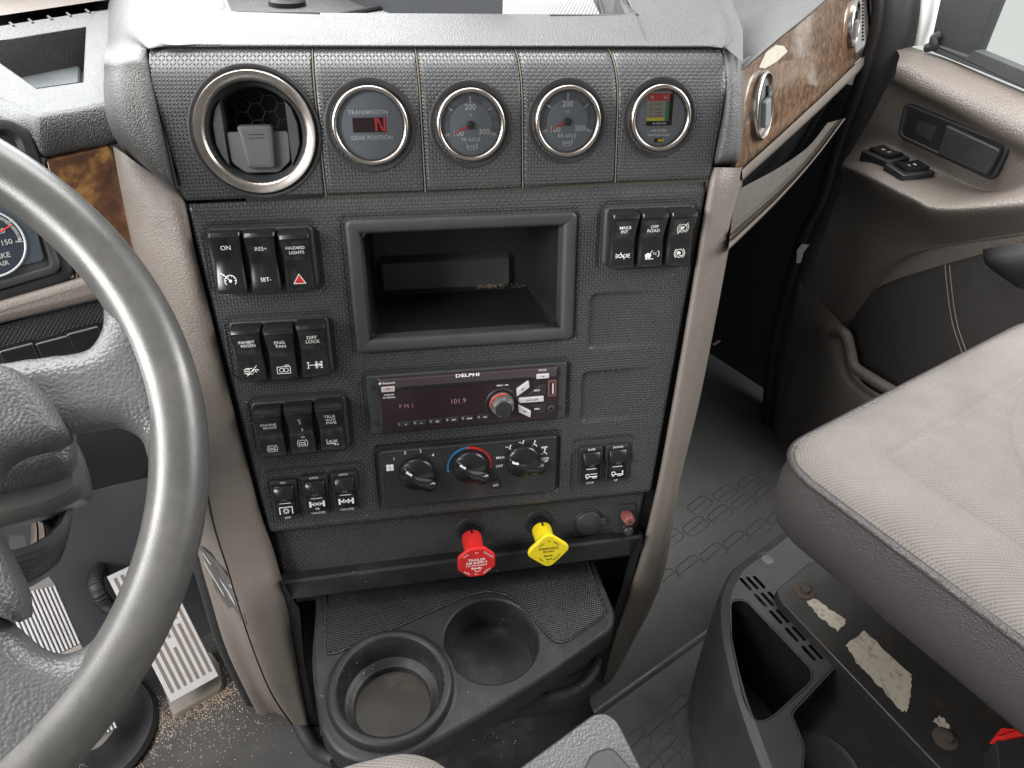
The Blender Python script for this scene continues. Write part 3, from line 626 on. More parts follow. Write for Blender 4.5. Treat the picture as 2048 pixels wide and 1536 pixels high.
cv.grid([[Q.w(592, 1205, -.012), Q.w(640, 1500, -.012)], [fwd(Q.w(592, 1205, -.012), .22), fwd(Q.w(640, 1500, -.012), .22)]])
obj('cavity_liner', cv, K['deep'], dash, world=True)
# ================================================================== rocker switches
def hrock(x, y):
    t = y/.0245
    if t > 0: return .0085+.0030*sst(t*1.15)
    return .0085+.0022*sst(-t*1.1)
def rocker_mesh():
    m = MB(); L = .0245; R = []
    for t in np.linspace(-1, 1, 33):
        w_ = .0122-.0014*math.cos(t*PI/2)**2-.0006*(t < 0)*sst(-t)
        e = max(0, abs(t)-.90)/.10; z = hrock(0, t*L)-.0045*(1-math.sqrt(max(0, 1-e*e))); w_ -= .0016*e*e; y = t*L
        if .80 < t < .87: z += .0007
        R.append([(-w_, y, -.004), (-w_, y, z*.72), (-w_+.0008, y, z-.0008), (-w_+.0022, y, z), (0, y, z+.0001), (w_-.0022, y, z), (w_-.0008, y, z-.0008), (w_, y, z*.72), (w_, y, -.004)])
    m.grid(R); m.add(R[0], [list(range(9))]); m.add(R[-1], [list(range(9))[::-1]]); return m
RM = rocker_mesh(); _me = None
def icon_cruise(k): k.arc(0, -.0135, .0042, -40, 220, .00045); k.disc(0, -.0138, .0011); k.line([(0, -.0138), (-.0035, -.0098)], .00045); [k.line([(.0042*math.cos(a)*.75, -.0135+.0042*math.sin(a)*.75), (.0042*math.cos(a), -.0135+.0042*math.sin(a))], .00045) for a in (0, .6, 1.2, 1.9, 2.5, 3.1)]; k.line([(-.0065, -.0075), (-.0042, -.0095)], .00055); k.poly([(-.0038, -.0099), (-.0054, -.0094), (-.0042, -.0082)])
def icon_haz(k): pass
def icon_truckbrake(k, y, slash=False, s=.8):
    k.arc(0, y, .0036*s, 0, 360, .00045, 20); k.arc(0, y, .0050*s, 130, 230, .00045); k.arc(0, y, .0050*s, -50, 50, .00045); k.poly([(-.0022*s, y-.0004), (-.0022*s, y+.0014), (.0006*s, y+.0014), (.0012*s, y-.0004)]); k.line([(-.002*s, y-.0012), (.0022*s, y-.0022*s)], .00045)
    if slash: k.line([(-.0038*s, y-.005*s), (.0038*s, y+.005*s)], .00045)
def icon_engbrake(k, y=-.0135, s=.8):
    k.arc(0, y, .0036*s, 20, 340, .00045, 20); k.arc(0, y, .0054*s, 130, 230, .00045); k.arc(0, y, .0054*s, -50, 50, .00045); k.line([(-.0018*s, y-.001), (-.0018*s, y+.00055), (.0018*s, y+.00055), (.0026*s, y), (.0026*s, y-.001)], .00045, closed=True)
def icon_regen(k): y = -.0135; [k.line([(-.0055, y+d), (-.001, y+d)], .0005) for d in (-.0015, 0, .0015)]; k.line([(-.004, y-.0024), (.001, y-.0024)], .0005); k.line([(-.004, y+.0024), (.001, y+.0024)], .0005); k.line([(-.0035, y-.004), (.0045, y+.0042)], .00045); [k.arc(.0025+d, y, .0012, 0, 250, .0005, 8) for d in (0, .002)]
def icon_fan(k): y = -.0135; k.line([(-.0052, y-.0032), (.0052, y-.0032), (.0052, y+.0026), (-.0052, y+.0026)], .00045, closed=True); k.arc(-.0018, y-.0003, .0017, 0, 360, .00045, 14); k.arc(.0018, y-.0003, .0017, 0, 360, .00045, 14); k.disc(0, y-.0003, .00045); k.line([(.001, y+.0038), (.0045, y+.0038)], .00045)
def icon_diff(k):
    y = -.0125; k.line([(-.0055, y), (.0055, y)], .0005)
    for x, hh in ((-.0055, .0024), (.0012, .0026), (.0052, .0026)): k.line([(x, y-hh), (x, y+hh)], .00055); k.line([(x-.001, y+hh), (x+.001, y+hh)], .00045); k.line([(x-.001, y-hh), (x+.001, y-hh)], .00045)
    for x in (.0012, .0046): k.line([(x-.0012, y-.0012), (x+.0012, y+.0012)], .0005); k.line([(x-.0012, y+.0012), (x+.0012, y-.0012)], .0005)
def icon_aux(k): k.text('AUX', .0002, -.0125, .0026); k.line([(-.005, -.0102), (-.005, -.0145), (.002, -.0145)], .0005); k.arc(.0018, -.0155, .00055, 0, 360, .0005, 8); k.arc(.0040, -.0155, .00055, 0, 360, .0005, 8)
def icon_mrkr(k):
    y = -.0125; k.arc(-.0022, y, .0014, 0, 360, .0005, 10); k.arc(.0022, y, .0014, 0, 360, .0005, 10); k.line([(-.002, y+.003), (.0016, y-.003)], .00045)
    for sgn in (-1, 1):
        for d in (-.0016, 0, .0016): k.line([(sgn*.0042, y+d*.6), (sgn*.0062, y+d)], .0005)
def icon_road(k): y = -.013; k.poly([(-.0055, y-.0015), (-.0055, y+.00055), (-.003, y+.002), (-.00055, y+.001), (-.00055, y-.0015)]); k.disc(-.0042, y-.0019, .0009, 8); k.disc(-.0016, y-.0019, .0009, 8); k.text('TC', .0032, y+.001, .0019); k.arc(.0026, y+.001, .0032, 120, 210, .0005, 8); k.arc(.0038, y+.001, .0032, -50, 50, .0005, 8); k.line([(-.005, y-.0032), (.002, y-.0032)], .0005)
rock_me = None
def rocker(cx, cy, tilt, label, texts, icon=None, group='rocker switches on the centre stack', fr=P, cz=0):
    global rock_me
    t = thing('rocker_switch', label, 'switch', fr.mat(cx, cy, cz+.0022) @ Matrix.Rotation(math.radians(tilt), 4, 'X'), group)
    if rock_me is None: rock_me = obj('rocker', RM, K['gloss'], t, ang=45).data
    else:
        o = bpy.data.objects.new('rocker', rock_me); COL.objects.link(o); o.parent = t
    k = Ink(lambda x, y: hrock(x, y)+.00025)
    for s, x, y, h, b in texts: k.text(s, x, y, h, b)
    if icon: icon(k)
    if k.v: part('lettering', k, K['ink'], t)
    return t
def bank(cx, cy, names, w_=.078, h_=.049):
    f = MB(); f.slab(rr(w_, h_, .004), [(0, -.004), (0, .0015), (.0007, .0024), (.002, .0026)])
    ploc('switch_bezel', f, K['bezel'], cx, cy, 0, ang=50)
    f = MB(); f.slab(rr(w_-.007, h_-.0075, .003), [(0, .0026), (.0004, .003)]); ploc('switch_well', f, K['deep'], cx, cy, -.0001)
B_ = .012
bank(-.1548, .1320, 0); bank(-.1508, .0570, 0); bank(-.144, -.0155, 0); bank(.1620, .1375, 0, .080)
px = .0255
rocker(-.1548-px, .1315, -5, 'black rocker switch marked ON with a white cruise dial symbol', [('ON', 0, .0115, .0034, .004)], icon_cruise)
rocker(-.1548, .1315, -1, 'black rocker switch marked RES+ above SET-', [('RES+', 0, .0105, .003, .004), ('SET-', .0005, -.0135, .003, .004)])
hz = rocker(-.1548+px, .1310, 5, 'black rocker switch marked HAZARD LIGHTS with a red triangle', [('HAZARD', 0, .0122, .0025, .01), ('LIGHTS', .0006, .0082, .0025, .01)])
k = Ink(lambda x, y: hrock(x, y)+.00025); tri = lambda s: [(0, -.0135+s), (-s*1.05, -.0135-s*.75), (s*1.05, -.0135-s*.75)]
k.line(tri(.0043), .0005, closed=True); part('triangle_outline', k, K['ink'], hz)
k = Ink(lambda x, y: hrock(x, y)+.00028); k.line(tri(.0030), .0009, closed=True); k.line(tri(.0012), .0006, closed=True); part('red_triangle', k, K['inkred'], hz)
rocker(-.1508-px, .0560, 2, 'black rocker switch marked INHIBIT REGEN with a crossed-out filter symbol', [('INHIBIT', 0, .0120, .0026, .004), ('REGEN', .0008, .0086, .0026, .004)], icon_regen)
rocker(-.1508, .0555, 6, 'black rocker switch marked ENG FAN', [('ENG', 0, .0115, .003, .004), ('FAN', .0006, .0077, .003, .004)], icon_fan)
rocker(-.1508+px, .0565, 1, 'black rocker switch marked DIFF LOCK with an axle symbol', [('DIFF', 0, .0118, .003, .004), ('LOCK', .0004, .008, .003, .004)], icon_diff)
rocker(-.144-px, -.0170, 6, 'black rocker switch marked ENGINE BRAKE', [('ENGINE', 0, .0108, .0026, .004), ('BRAKE', .0008, .0074, .0026, .004)], icon_engbrake)
rocker(-.144, -.0165, 6, 'black rocker switch marked HI 3 2 LO between ENGINE BRAKE and TRLR AUX PWR', [('HI', 0, .013, .0017, .01), ('3', .0002, .0097, .0032, .006), ('2', .0012, .0018, .0028, .006), ('LO', .001, -.0055, .0016, .01)], lambda k: icon_engbrake(k, -.0112))
rocker(-.144+px, -.0160, 6, 'black rocker switch marked TRLR AUX PWR', [('TRLR', 0, .0135, .0029, .004), ('AUX', .0005, .0098, .0029, .004), ('PWR', .0008, .0061, .0029, .004)], icon_aux)
rocker(.1620-px, .1365, 6, 'black rocker switch marked MRKR INT', [('MRKR', 0, .0118, .0028, .004), ('INT', -.0004, .0082, .0028, .004)], icon_mrkr)
rocker(.1620, .1365, 6, 'black rocker switch marked OFF ROAD with a small truck symbol', [('OFF', 0, .0118, .0028, .004), ('ROAD', -.0004, .0082, .0028, .004)], icon_road)
rocker(.1620+px, .1365, 6, 'black rocker switch with two ringed truck symbols and no words, beside OFF ROAD', [], lambda k: (icon_truckbrake(k, .0095, True, 1.0), icon_truckbrake(k, -.0125, False, .95)))
# small rockers
def small(u, v, label, top, bot, mid, icon, group='small marked rockers low on the centre stack'):
    c = P.l(u, v); t = thing('rocker_switch', label, 'switch', P.mat(c.x, c.y, -.0018), group)
    o = rpoly([(-.0118, .0205), (.0118, .0205), (.0124, .006), (.0106, -.001), (.0108, -.021), (-.0108, -.021), (-.0106, -.001), (-.0124, .006)], .003)
    m = MB(); m.slab(o, [(0, -.002), (0, .003), (.0006, .0042), (.0014, .0046)]); part('housing', m, K['black'], t)
    m = MB(); m.box(-.0093, .0093, -.0165, .0165, .0044, .0048); part('well', m, K['deep'], t)
    m = MB(); R = []
    for y, z in ((.0155, .0045), (.0155, .0058), (.0148, .0068), (.010, .0088), (.0055, .0098), (.0045, .0100), (.0030, .0092), (.0005, .0076), (-.0010, .0066), (-.0020, .0064), (-.0145, .0080), (-.0155, .0072), (-.0155, .0045)):
        R.append([(-.0085, y, .0045), (-.0085, y, max(.0045, z-.0006)), (-.0079, y, z), (.0079, y, z), (.0085, y, max(.0045, z-.0006)), (.0085, y, .0045)])
    m.grid(R); part('rocker', m, K['gloss'], t, ang=50)
    k = Ink(lambda x, y: .0050); k.text(top, 0, .0184, .0021, .006); k.text(bot, 0, -.0189, .0021, .006); part('lettering', k, K['ink'], t)
    k = Ink(lambda x, y: (.0064+(-.0020-y)*.128+.0003 if y < -.001 else .0077+(y-.0005)*.6+.0004)); 
    for i_, s in enumerate(mid): k.text(s, 0, .0042-.0018*i_-(.0004 if len(mid) > 1 else .0012), .0013, .01)
    part('faded_lettering', k, K['inkdim'], t)
    k = Ink(lambda x, y: .0064+(-.0020-y)*.128+.0003); k.line([(-.0048, -.0022), (.0048, -.0022)], .0006); icon(k); part('symbol', k, K['ink'], t)
def ic_pto(k): y = -.0095; k.line([(-.0055, y-.003), (-.0055, y+.0035), (.0055, y+.0035), (.0055, y-.003)], .0008); k.arc(0, y-.0003, .0016, 0, 360, .0007, 12); [k.line([(.0016*math.cos(a), y-.0003+.0016*math.sin(a)), (.0028*math.cos(a), y-.0003+.0028*math.sin(a))], .0006) for a in np.linspace(0, 2*PI, 9)[:8]]
def ic_axle(k, y=-.0078, rr_=True):
    for x in (-.006, .006): k.poly([(x-.0009, y-.0028), (x+.0009, y-.0028), (x+.0009, y+.0028), (x-.0009, y+.0028)])
    k.line([(-.006, y), (-.0028, y)], .0013); k.line([(.0028, y), (.006, y)], .0013); k.line([(-.0016, y-.0013), (.0016, y+.0013)], .0007); k.line([(-.0016, y+.0013), (.0016, y-.0013)], .0007)
    for x in (-.0027, .0027): k.line([(x, y-.0015), (x, y+.0015)], .0006)
    if rr_: k.text('RR', 0, y-.0048, .0020, .006)
def ic_axle2(k):
    y = -.0085; ic_axle(k, y, False); k.line([(-.0022, y+.0022), (-.0022, y+.0008)], .0008); k.line([(.0022, y+.0022), (.0022, y-.0022)], .0006)
def ic_slide(k): y = -.0095; k.line([(-.0055, y-.001), (-.0055, y+.0018), (-.0028, y+.0018), (-.002, y+.0002), (-.002, y-.001)], .0007, closed=True); k.line([(-.002, y-.0008), (.0058, y-.0008)], .0009); [k.arc(x, y-.0018, .0009, 0, 360, .0006, 8) for x in (-.0042, .0022, .0046)]; k.line([(-.001, y+.0018), (.0058, y+.0018)], .0006); k.poly([(.006, y+.0018), (.0046, y+.0026), (.0046, y+.001)])
def ic_susp(k): y = -.0095; k.line([(-.0055, y-.001), (-.0055, y+.0018), (-.0028, y+.0018), (-.002, y+.0002), (-.002, y-.001)], .0007, closed=True); k.line([(-.002, y-.0008), (.0058, y-.0008)], .0009); [k.arc(x, y-.0018, .0009, 0, 360, .0006, 8) for x in (-.0042, .0012, .0034)]; k.line([(.0054, y-.002), (.0054, y+.0018)], .0007); k.poly([(.0054, y+.0032), (.0044, y+.0014), (.0064, y+.0014)])
small(571, 997, 'small rocker switch marked ON and OFF with a toothed gear symbol', 'ON', 'OFF', ['PTO'], ic_pto)
small(633, 987, 'small rocker switch marked LOCK and UNLOCK with RR under its axle symbol', 'LOCK', 'UNLOCK', ['DIFF LK', 'REAR'], ic_axle)
small(691, 980, 'small rocker switch marked LOCK and UNLOCK with a plain axle symbol, nearest the heater panel', 'LOCK', 'UNLOCK', ['INTR', 'AXLE'], ic_axle2)
small(1180, 929, 'small rocker switch marked SLIDE and LOCK right of the heater panel', 'SLIDE', 'LOCK', ['5TH', 'WHEEL'], ic_slide)
small(1232, 924, 'small rocker switch marked DOWN and UP with a truck and up arrow', 'DOWN', 'UP', ['DUMP', 'HGT'], ic_susp)
# ================================================================== storage bin
c0, c1 = Vector((-.0908, .0475)), Vector((.0977, .1597)); cc = (c0+c1)/2; W_, H_ = c1.x-c0.x, c1.y-c0.y
sb_ = thing('storage_bin', 'open black rectangular storage cubby in the middle of the centre stack', 'storage bin', P.mat(cc.x, cc.y, 0))
m = MB(); o = rr(W_, H_, .005); m.slab(o, [(0, -.01), (0, .0022), (.001, .0034), (.003, .004), (.0085, .003), (.0105, .0012), (.0115, -.002), (.013, -.008)], front=False); part('bin_rim', m, K['bezel'], sb_, ang=60)
m = MB(); iw, ih = W_-.024, H_-.024; m.slab(rr(iw, ih, .008), [(0, -.006), (.002, -.03), (.006, -.095), (.0075, -.1)], back=False); part('bin_liner', m, mat('bin_black', (.012, .012, .0125), .45, .4, speck=.12), sb_, ang=60)
m = MB(); a, b = P.l(760, 527, -.088)-Vector((cc.x, cc.y, 0)), P.l(1023, 574, -.088)-Vector((cc.x, cc.y, 0)); m.slab(rr(b.x-a.x, a.y-b.y, .004, (a.x+b.x)/2, (a.y+b.y)/2), [(-.004, -.1), (0, -.094), (.002, -.0925)]); part('bin_step', m, mat('lighter_step', (.035, .037, .038), .5, .4, dirt=.2), sb_)  # step coloured lighter than the bin walls
dd = MB(); rg = random.Random(5); sd_ = sd; sd = dd
for _ in range(130):
    x = rg.uniform(-.075, .075); y = rg.choice([rg.uniform(-.04, .04), rg.gauss(-.036, .004)]); grain(x, y, -.0995 if True else 0, rg.uniform(.0002, .0005))
for _ in range(120): grain(rg.gauss(b.x-.02, .012), (a.y+b.y)/2-.5*(a.y-b.y)+rg.gauss(.001, .0012), -.0922, rg.uniform(.0002, .0006))
obj('dust_specks', dd, K['sand'], sb_, ang=180); bpy.data.objects['dust_specks']['kind'] = 'stuff'; sd = sd_
# ================================================================== gauges
def dialtext(k): pass
def gauge(u, v, r, ro, label, cat='gauge', h=.0):
    c = P.l(u, v); t = thing('gauge', label, cat, P.mat(c.x, c.y, h), 'round gauges across the top of the centre stack')
    m = MB(); m.lathe([(ro+.0010, -.014), (ro+.0004, .0006), (ro-.001, .0012), (r+.0005, -.0005), (r, -.001)], 56); part('surround', m, K['black'], t, ang=60)
    m = MB(); m.lathe([(r, -.002), (r, .0035), (r-.0008, .0052), (r-.0022, .0056), (r-.0034, .0048), (r-.0042, .0025), (r-.0044, .0008)], 56); part('bezel_ring', m, K['chrome'], t, ang=60)
    m = MB(); m.lathe([(r-.004, .0003), (.00001, .0003)], 56); part('dial', m, K['dial'], t)
    m = MB(); m.lathe([(r-.0034, .0040), (r*.6, .0047), (.00001, .0050)], 40); part('lens', m, K['glass'], t, ang=180)
    return t
g1 = gauge(741, 252, .0285, .0335, 'round gauge marked TRANSMISSION GEAR POSITION showing a red letter N')
zi = lambda x, y: .0009
k = Ink(zi); k.text('TRANSMISSION', -.001, .0096, .0030, .01); k.text('GEAR POSITION', .0005, -.0084, .0030, .01); part('lettering', k, K['ink'], g1)
m = MB(); m.box(-.013, .0115, -.0045, .0060, .0003, .0007); part('display_window', m, mat('led_window', (.03, .012, .014), .3), g1)
k = Ink(lambda x, y: .001); x0, x1, y0, y1 = .0042, .0105, -.0033, .0052; ym = (y0+y1)/2
for a, b in (((x0, y0), (x0, ym-.0005)), ((x0, ym+.0005), (x0, y1)), ((x1, y0), (x1, ym-.0005)), ((x1, ym+.0005), (x1, y1)), ((x0+.0013, y1-.0003), ((x0+x1)/2-.0003, ym+.0008)), (((x0+x1)/2+.0003, ym-.0008), (x1-.0013, y0+.0003))): k.line([a, b], .0012)
part('led_digit', k, K['led'], g1)
def tempg(u, v, nm, label):
    g = gauge(u, v, .0268, .0315, label); k = Ink(zi)
    R = .0205; k.line([(0, R-.0045), (0, R)], .0007); 
    for a in (45, 135): k.line([((R-.003)*math.cos(math.radians(a-8 if a < 90 else a+8)), (R-.003)*math.sin(math.radians(a-8 if a < 90 else a+8))), (R*math.cos(math.radians(a-8 if a < 90 else a+8)), R*math.sin(math.radians(a-8 if a < 90 else a+8)))], .0006)
    for a in (-20, 200): k.line([((R-.003)*math.cos(math.radians(a)), (R-.003)*math.sin(math.radians(a))), (R*math.cos(math.radians(a)), R*math.sin(math.radians(a)))], .0006)
    k.text('200', 0, .0128, .0042, .015); k.text('100', -.0098, -.006, .0042, .012); k.text('300', .0104, -.0052, .0042, .012); k.text('°F', 0, .0068, .0026, .01); k.text(nm, 0, -.0107, .0028, .012)
    y = -.0158
    for x in (-.0028, .0022): k.line([(x, y-.0014), (x, y+.0014)], .0007)
    k.line([(-.0028, y), (-.0012, y)], .0005); k.line([(.0006, y), (.0022, y)], .0005); k.arc(-.0003, y, .0009, 0, 360, .0005, 8); k.line([(-.003, y-.0024), (.003, y-.0024)], .0004); k.line([(.0042, y-.0022), (.0042, y+.0022)], .0006); [k.line([(.0042, y+d), (.0052, y+d)], .0004) for d in (-.0008, .0004, .0016)]
    part('lettering', k, K['ink'], g)
    k = Ink(lambda x, y: .0006); k.arc(0, 0, .0192, -20, 200, .0055, 30); part('dial_band', k, K['dialb'], g)
    k = Ink(lambda x, y: .0022); a = math.radians(203); k.poly([(-.0009*math.sin(a), .0009*math.cos(a)), (.0192*math.cos(a), .0192*math.sin(a)), (.0009*math.sin(a), -.0009*math.cos(a))]); part('needle', k, K['inkred'], g)
    m = MB(); m.lathe([(.003, .0009), (.003, .003), (.0024, .0034), (.0001, .0034)], 20); part('hub', m, K['bezel'], g)
tempg(941, 250, 'FR AXLE', 'round temperature gauge marked FR AXLE with a red needle at 100')
tempg(1134, 243, 'RR AXLE', 'round temperature gauge marked RR AXLE with a red needle at 100')
g5 = gauge(1319, 236, .0255, .0305, 'round gauge marked AIR FILTER Restriction Reset with a coloured scale window')
k = Ink(zi); k.text('AIR FILTER', 0, -.0095, .0020, .025); k.text('Restriction Reset', 0, -.0128, .0019, .025); part('lettering', k, K['ink'], g5)
m = MB()
for mi, (x0, x1, y0, y1) in enumerate([(-.0125, .0115, -.0068, .0195)]): m.box(x0, x1, y0, y1, .0003, .0007)
part('window_frame', m, K['chrome'], g5)
def bx2(nm, x0, x1, y0, y1, z, mt): m = MB(); m.box(x0, x1, y0, y1, z-.0002, z); part(nm, m, mt, g5)
bx2('scale_back', -.0113, .0103, -.0058, .0185, .0010, mat('scale_cream', (.36, .34, .27), .5)); bx2('scale_red', -.0113, .0103, .0130, .0185, .0012, mat('scale_red', (.6, .05, .05), .5))
bx2('scale_green', .0040, .0070, -.003, .0125, .0012, K['ggauge']); bx2('scale_yellow', -.0113, .0040, -.0020, .0002, .0012, mat('scale_yellow', (.8, .65, .05), .5)); bx2('scale_dark', -.0113, .0103, -.0058, -.0022, .0014, K['deep']); bx2('scale_slot', .0072, .0103, -.002, .0185, .0014, K['deep'])
k = Ink(lambda x, y: .0018); [k.text(s, -.0085, y, .0017, .006) for s, y in (('22', .0100), ('15', .0065), ('11', .0040), ('8', .0015))]; [k.line([(-.0055, y), (.0010, y)], .0004) for y in (.0105, .0068, .0040, .0018)]; part('scale_figures', k, K['inkblk'], g5)
k = Ink(lambda x, y: .0018); k.text('25', -.008, .0155, .0022, .006); k.text('6.2', .0035, .0155, .0022, .006); k.text('IN H2O kPa', -.0005, -.0040, .0016, .006); part('scale_text', k, K['ink'], g5)
m = MB(); m.box(-.003, .0035, -.0185, -.0155, .0004, .0010); part('reset_slot', m, K['deep'], g5); m = MB(); m.box(-.0005, .0045, -.0178, -.0160, .0008, .0022); part('reset_tab', m, K['yellow'], g5)
# ================================================================== centre air vent (open)
c = P.l(512, 266); av = thing('air_vent', 'large round open air vent with honeycomb behind its raised flap, left of the gauges', 'air vent', P.mat(c.x, c.y, 0), 'round air vents')
m = MB(); m.lathe([(.0474, -.020), (.0468, .0008), (.0455, .0012), (.0435, 0), (.043, -.002)], 64); part('surround', m, K['black'], av, ang=60)
m = MB(); m.lathe([(.0432, -.002), (.0432, .003), (.0422, .0045), (.038, .0040), (.0352, .0020), (.0348, -.001)], 64); part('bezel_ring', m, K['chrome'], av, ang=60)
m = MB(); m.lathe([(.0349, .0005), (.0345, -.0035), (.0325, -.006), (.031, -.012), (.0295, -.045)], 56); part('vent_barrel', m, K['bezel'], av, ang=60)
m = MB(); m.lathe([(.0296, -.044), (.0001, -.044)], 40); part('vent_back', m, K['deep'], av)
m = MB(); 
for sx in (-1, 1): m.slab([(sx*.0225, -.0245), (sx*.0225, .0225), (sx*.027, .017), (sx*.0302, .006), (sx*.0302, -.008), (sx*.0275, -.016)], [(0, -.03), (0, -.0045), (.0008, -.0035)])
part('side_cheek', m, K['bezel'], av)
m = MB(); cell = .0066
for i in range(-4, 5):
    for j in range(-1, 5):
        x, y = i*cell*1.5, j*cell*1.732+(cell*.866 if i % 2 else 0)+.002
        if abs(x) > .024 or math.hypot(x, y) > .029: continue
        pts = [(x+cell*math.cos(PI/3*q), y+cell*math.sin(PI/3*q), -.018) for q in range(6)]; m.tube(pts, .00055, 4, closed=True, flat=3)
part('honeycomb', m, K['bezel'], av)
m = MB(); m.slab(rpoly([(-.0225, .0005), (.0225, .0005), (.0215, -.021), (.012, -.029), (-.012, -.029), (-.0215, -.021)], .003), [(0, -.012), (0, -.0065), (.0006, -.0058)]); part('flap', m, mat('flap_grey', (.075, .08, .085), .45, .5), av)
m = MB(); m.slab(rpoly([(-.0135, .0055), (.0120, .0055), (.0105, -.0255), (-.0100, -.0255)], .003), [(0, -.009), (.0004, -.001), (.0012, 0), (.003, .0003)]); part('flap_handle', m, mat('flap_handle', (.06, .063, .068), .42, .5), av, ang=20)
k = Ink(lambda x, y: .0006); k.line([(-.005, -.001), (.005, -.001)], .0005); k.line([(-.005, -.0035), (.005, -.0035)], .0005); part('grip_lines', k, K['deep'], av)
# ================================================================== radio
RO = P.l(931, 790); radio = thing('radio', 'black and maroon car radio with DELPHI lettering and a round volume knob', 'radio', P.mat(.0038, -.0015, 0))
def rp(u, v, h=.006): p = P.l(u, v, h); return p.x-.0038, p.y+.0015
m = MB(); m.slab(rr(.1775, .0555, .0015), [(0, -.008), (0, .004), (.0006, .0046)]); part('chassis', m, K['bezel'], radio)
m = MB(); x0, _ = rp(757, 800); x1, _ = rp(1112, 780); m.slab(rr(.160, .0525, .002, .0005, .0), [(0, .004), (0, .0058), (.0008, .0064)]); part('faceplate', m, K['radio'], radio)
m = MB(); m.slab(rr(.1575, .0095, .002, .0005, .0205), [(0, .006), (0, .0070), (.0008, .0076)]); part('top_strip', m, mat('radio_strip', (.05, .038, .042), .22, .6, rvar=.03), radio)
m = MB(); a = rp(801, 776); b = rp(1063, 752); m.slab(rr(b[0]-a[0], .0022, .0009, (a[0]+b[0])/2, (a[1]+b[1])/2-.0005), [(0, .0076), (0, .0080)]); part('disc_slot', m, K['deep'], radio)
k = Ink(lambda x, y: .0083); x, y = rp(935, 752, .008); k.text('DELPHI', x, y+.0008, .0030, .03, xs=1.55); x, y = rp(775, 766, .008); part('brand_lettering', k, K['ink'], radio); k = Ink(lambda x, y: .0083); k.text('Bluetooth', x+.001, y, .0019, .02); k.disc(x-.0065, y, .0011)
part('bluetooth_lettering', k, K['ink'], radio); k = Ink(lambda x, y: .0083); x, y = rp(1085, 740, .008); k.text('SX333', x, y, .0019, .0)
part('model_lettering', k, K['ink'], radio)
k = Ink(lambda x, y: .0068); x, y = rp(778, 789); k.text('PAIRING', x, y, .0016, .02); k.text('X2 REDIAL', x, y-.0026, .0016, .02); x, y = rp(1005, 770); k.text('MENU + OK', x, y, .0014, .02); x, y = rp(1055, 764); k.text('PWR', x, y+.0002, .0012, .02)
part('lettering', k, K['ink'], radio)
k = Ink(lambda x, y: .0067); x, y = rp(813, 812); k.text('F M 1', x, y, .0040, -.012, xs=1.0); x, y = rp(916, 802); k.text('101.9', x, y, .0048, -.012, xs=.95); part('display_characters', k, K['lcd'], radio)
def button(nm, u, v, w_, h_, mt, rot=0, txt=None, th=.0014, z=.0064, hh=.0016, tm=None, poly=None):
    x, y = rp(u, v, z+hh); m = MB(); o = poly or rr(w_, h_, min(w_, h_)*.15); m.slab(o, [(0, 0), (0, hh-.0004), (.0004, hh)])
    p = obj(nm, m, mt, radio, T=Matrix.Translation((x, y, z)) @ Matrix.Rotation(rot, 4, 'Z'))
    if txt: k = Ink(lambda a, b: z+hh+.0002); k.text(txt, x, y, th, .02, rot=rot); obj('lettering', k, tm or K['ink'], p)
button('phone_button', 776, 779, .0115, .0050, K['rbutton'], z=.0066); x, y = rp(776, 779, .008); k = Ink(lambda a, b: .0085); k.arc(x, y-.0010, .0022, 30, 150, .0008); obj('phone_symbol', k, K['inkred'], radio)
button('eject_button', 1086, 753, .0115, .0045, K['rbutton'], z=.0072); x, y = rp(1086, 753, .009); k = Ink(lambda a, b: .0091); k.poly([(x, y+.0010), (x-.0012, y-.0002), (x+.0012, y-.0002)]); obj('eject_symbol', k, K['inkblk'], radio)
for i, (u, v, s) in enumerate([(808, 849, 'H'), (839, 846, 'o-'), (871, 843, 'RD'), (904, 840, 'RPT'), (935, 837, 'RDM'), (967, 834, 'ESC')]):
    button('preset_button', u, v, .0122, .0050, K['black'], hh=.0012); x, y = rp(u, v, .008); k = Ink(lambda a, b: .0080); k.text(str(i+1), x-.0042, y+.0004, .0018, .02); k.text(s, x+.0018, y-.0002, .0015, .02); obj('preset_lettering', k, K['ink'], radio)
button('source_button', 1046, 778, .0150, .0056, K['rbutton'], rot=math.radians(35), txt='SRC', tm=K['inkblk'], hh=.0028, poly=rpoly([(-.0085, -.0028), (.0055, -.0028), (.0085, .0030), (-.0045, .0030)], .0008))
button('scan_button', 1064, 800, .0225, .0055, K['rbutton'], txt='SCAN  AS/PS', tm=K['inkblk'], hh=.0022, th=.0015, poly=rpoly([(-.0115, -.0022), (.0110, -.0026), (.0110, .0026), (-.0115, .0026), (-.0125, 0)], .0008))
button('display_button', 1049, 823, .0150, .0056, K['rbutton'], rot=math.radians(-32), txt='DISP', tm=K['inkblk'], hh=.0028, poly=rpoly([(-.0085, .0028), (.0055, .0028), (.0085, -.0030), (-.0045, -.0030)], .0008))
button('next_button', 1074, 781, .018, .009, K['black'], txt='NEXT', hh=.0010, th=.0016, poly=rpoly([(-.009, -.0045), (.0085, -.0045), (.0085, .0050), (.003, .0050)], .0006))
button('previous_button', 1074, 818, .018, .009, K['black'], txt='PREV', hh=.0010, th=.0016, poly=rpoly([(-.009, .0045), (.0085, .0045), (.0085, -.0050), (.003, -.0050)], .0006))
m = MB(); x, y = rp(1104, 776); m.slab(rr(.0080, .0165, .001, x, y), [(0, .006), (0, .0068), (.0006, .0070)]); part('usb_frame', m, mat('usb_surround', (.13, .055, .05), .35), radio)
m = MB(); m.slab(rr(.0040, .0120, .0006, x, y), [(0, .007), (0, .0073)]); part('usb_port', m, K['deep'], radio); m = MB(); m.box(x-.0002, x+.0012, y-.005, y+.005, .0072, .0078); part('usb_tongue', m, K['rbutton'], radio)
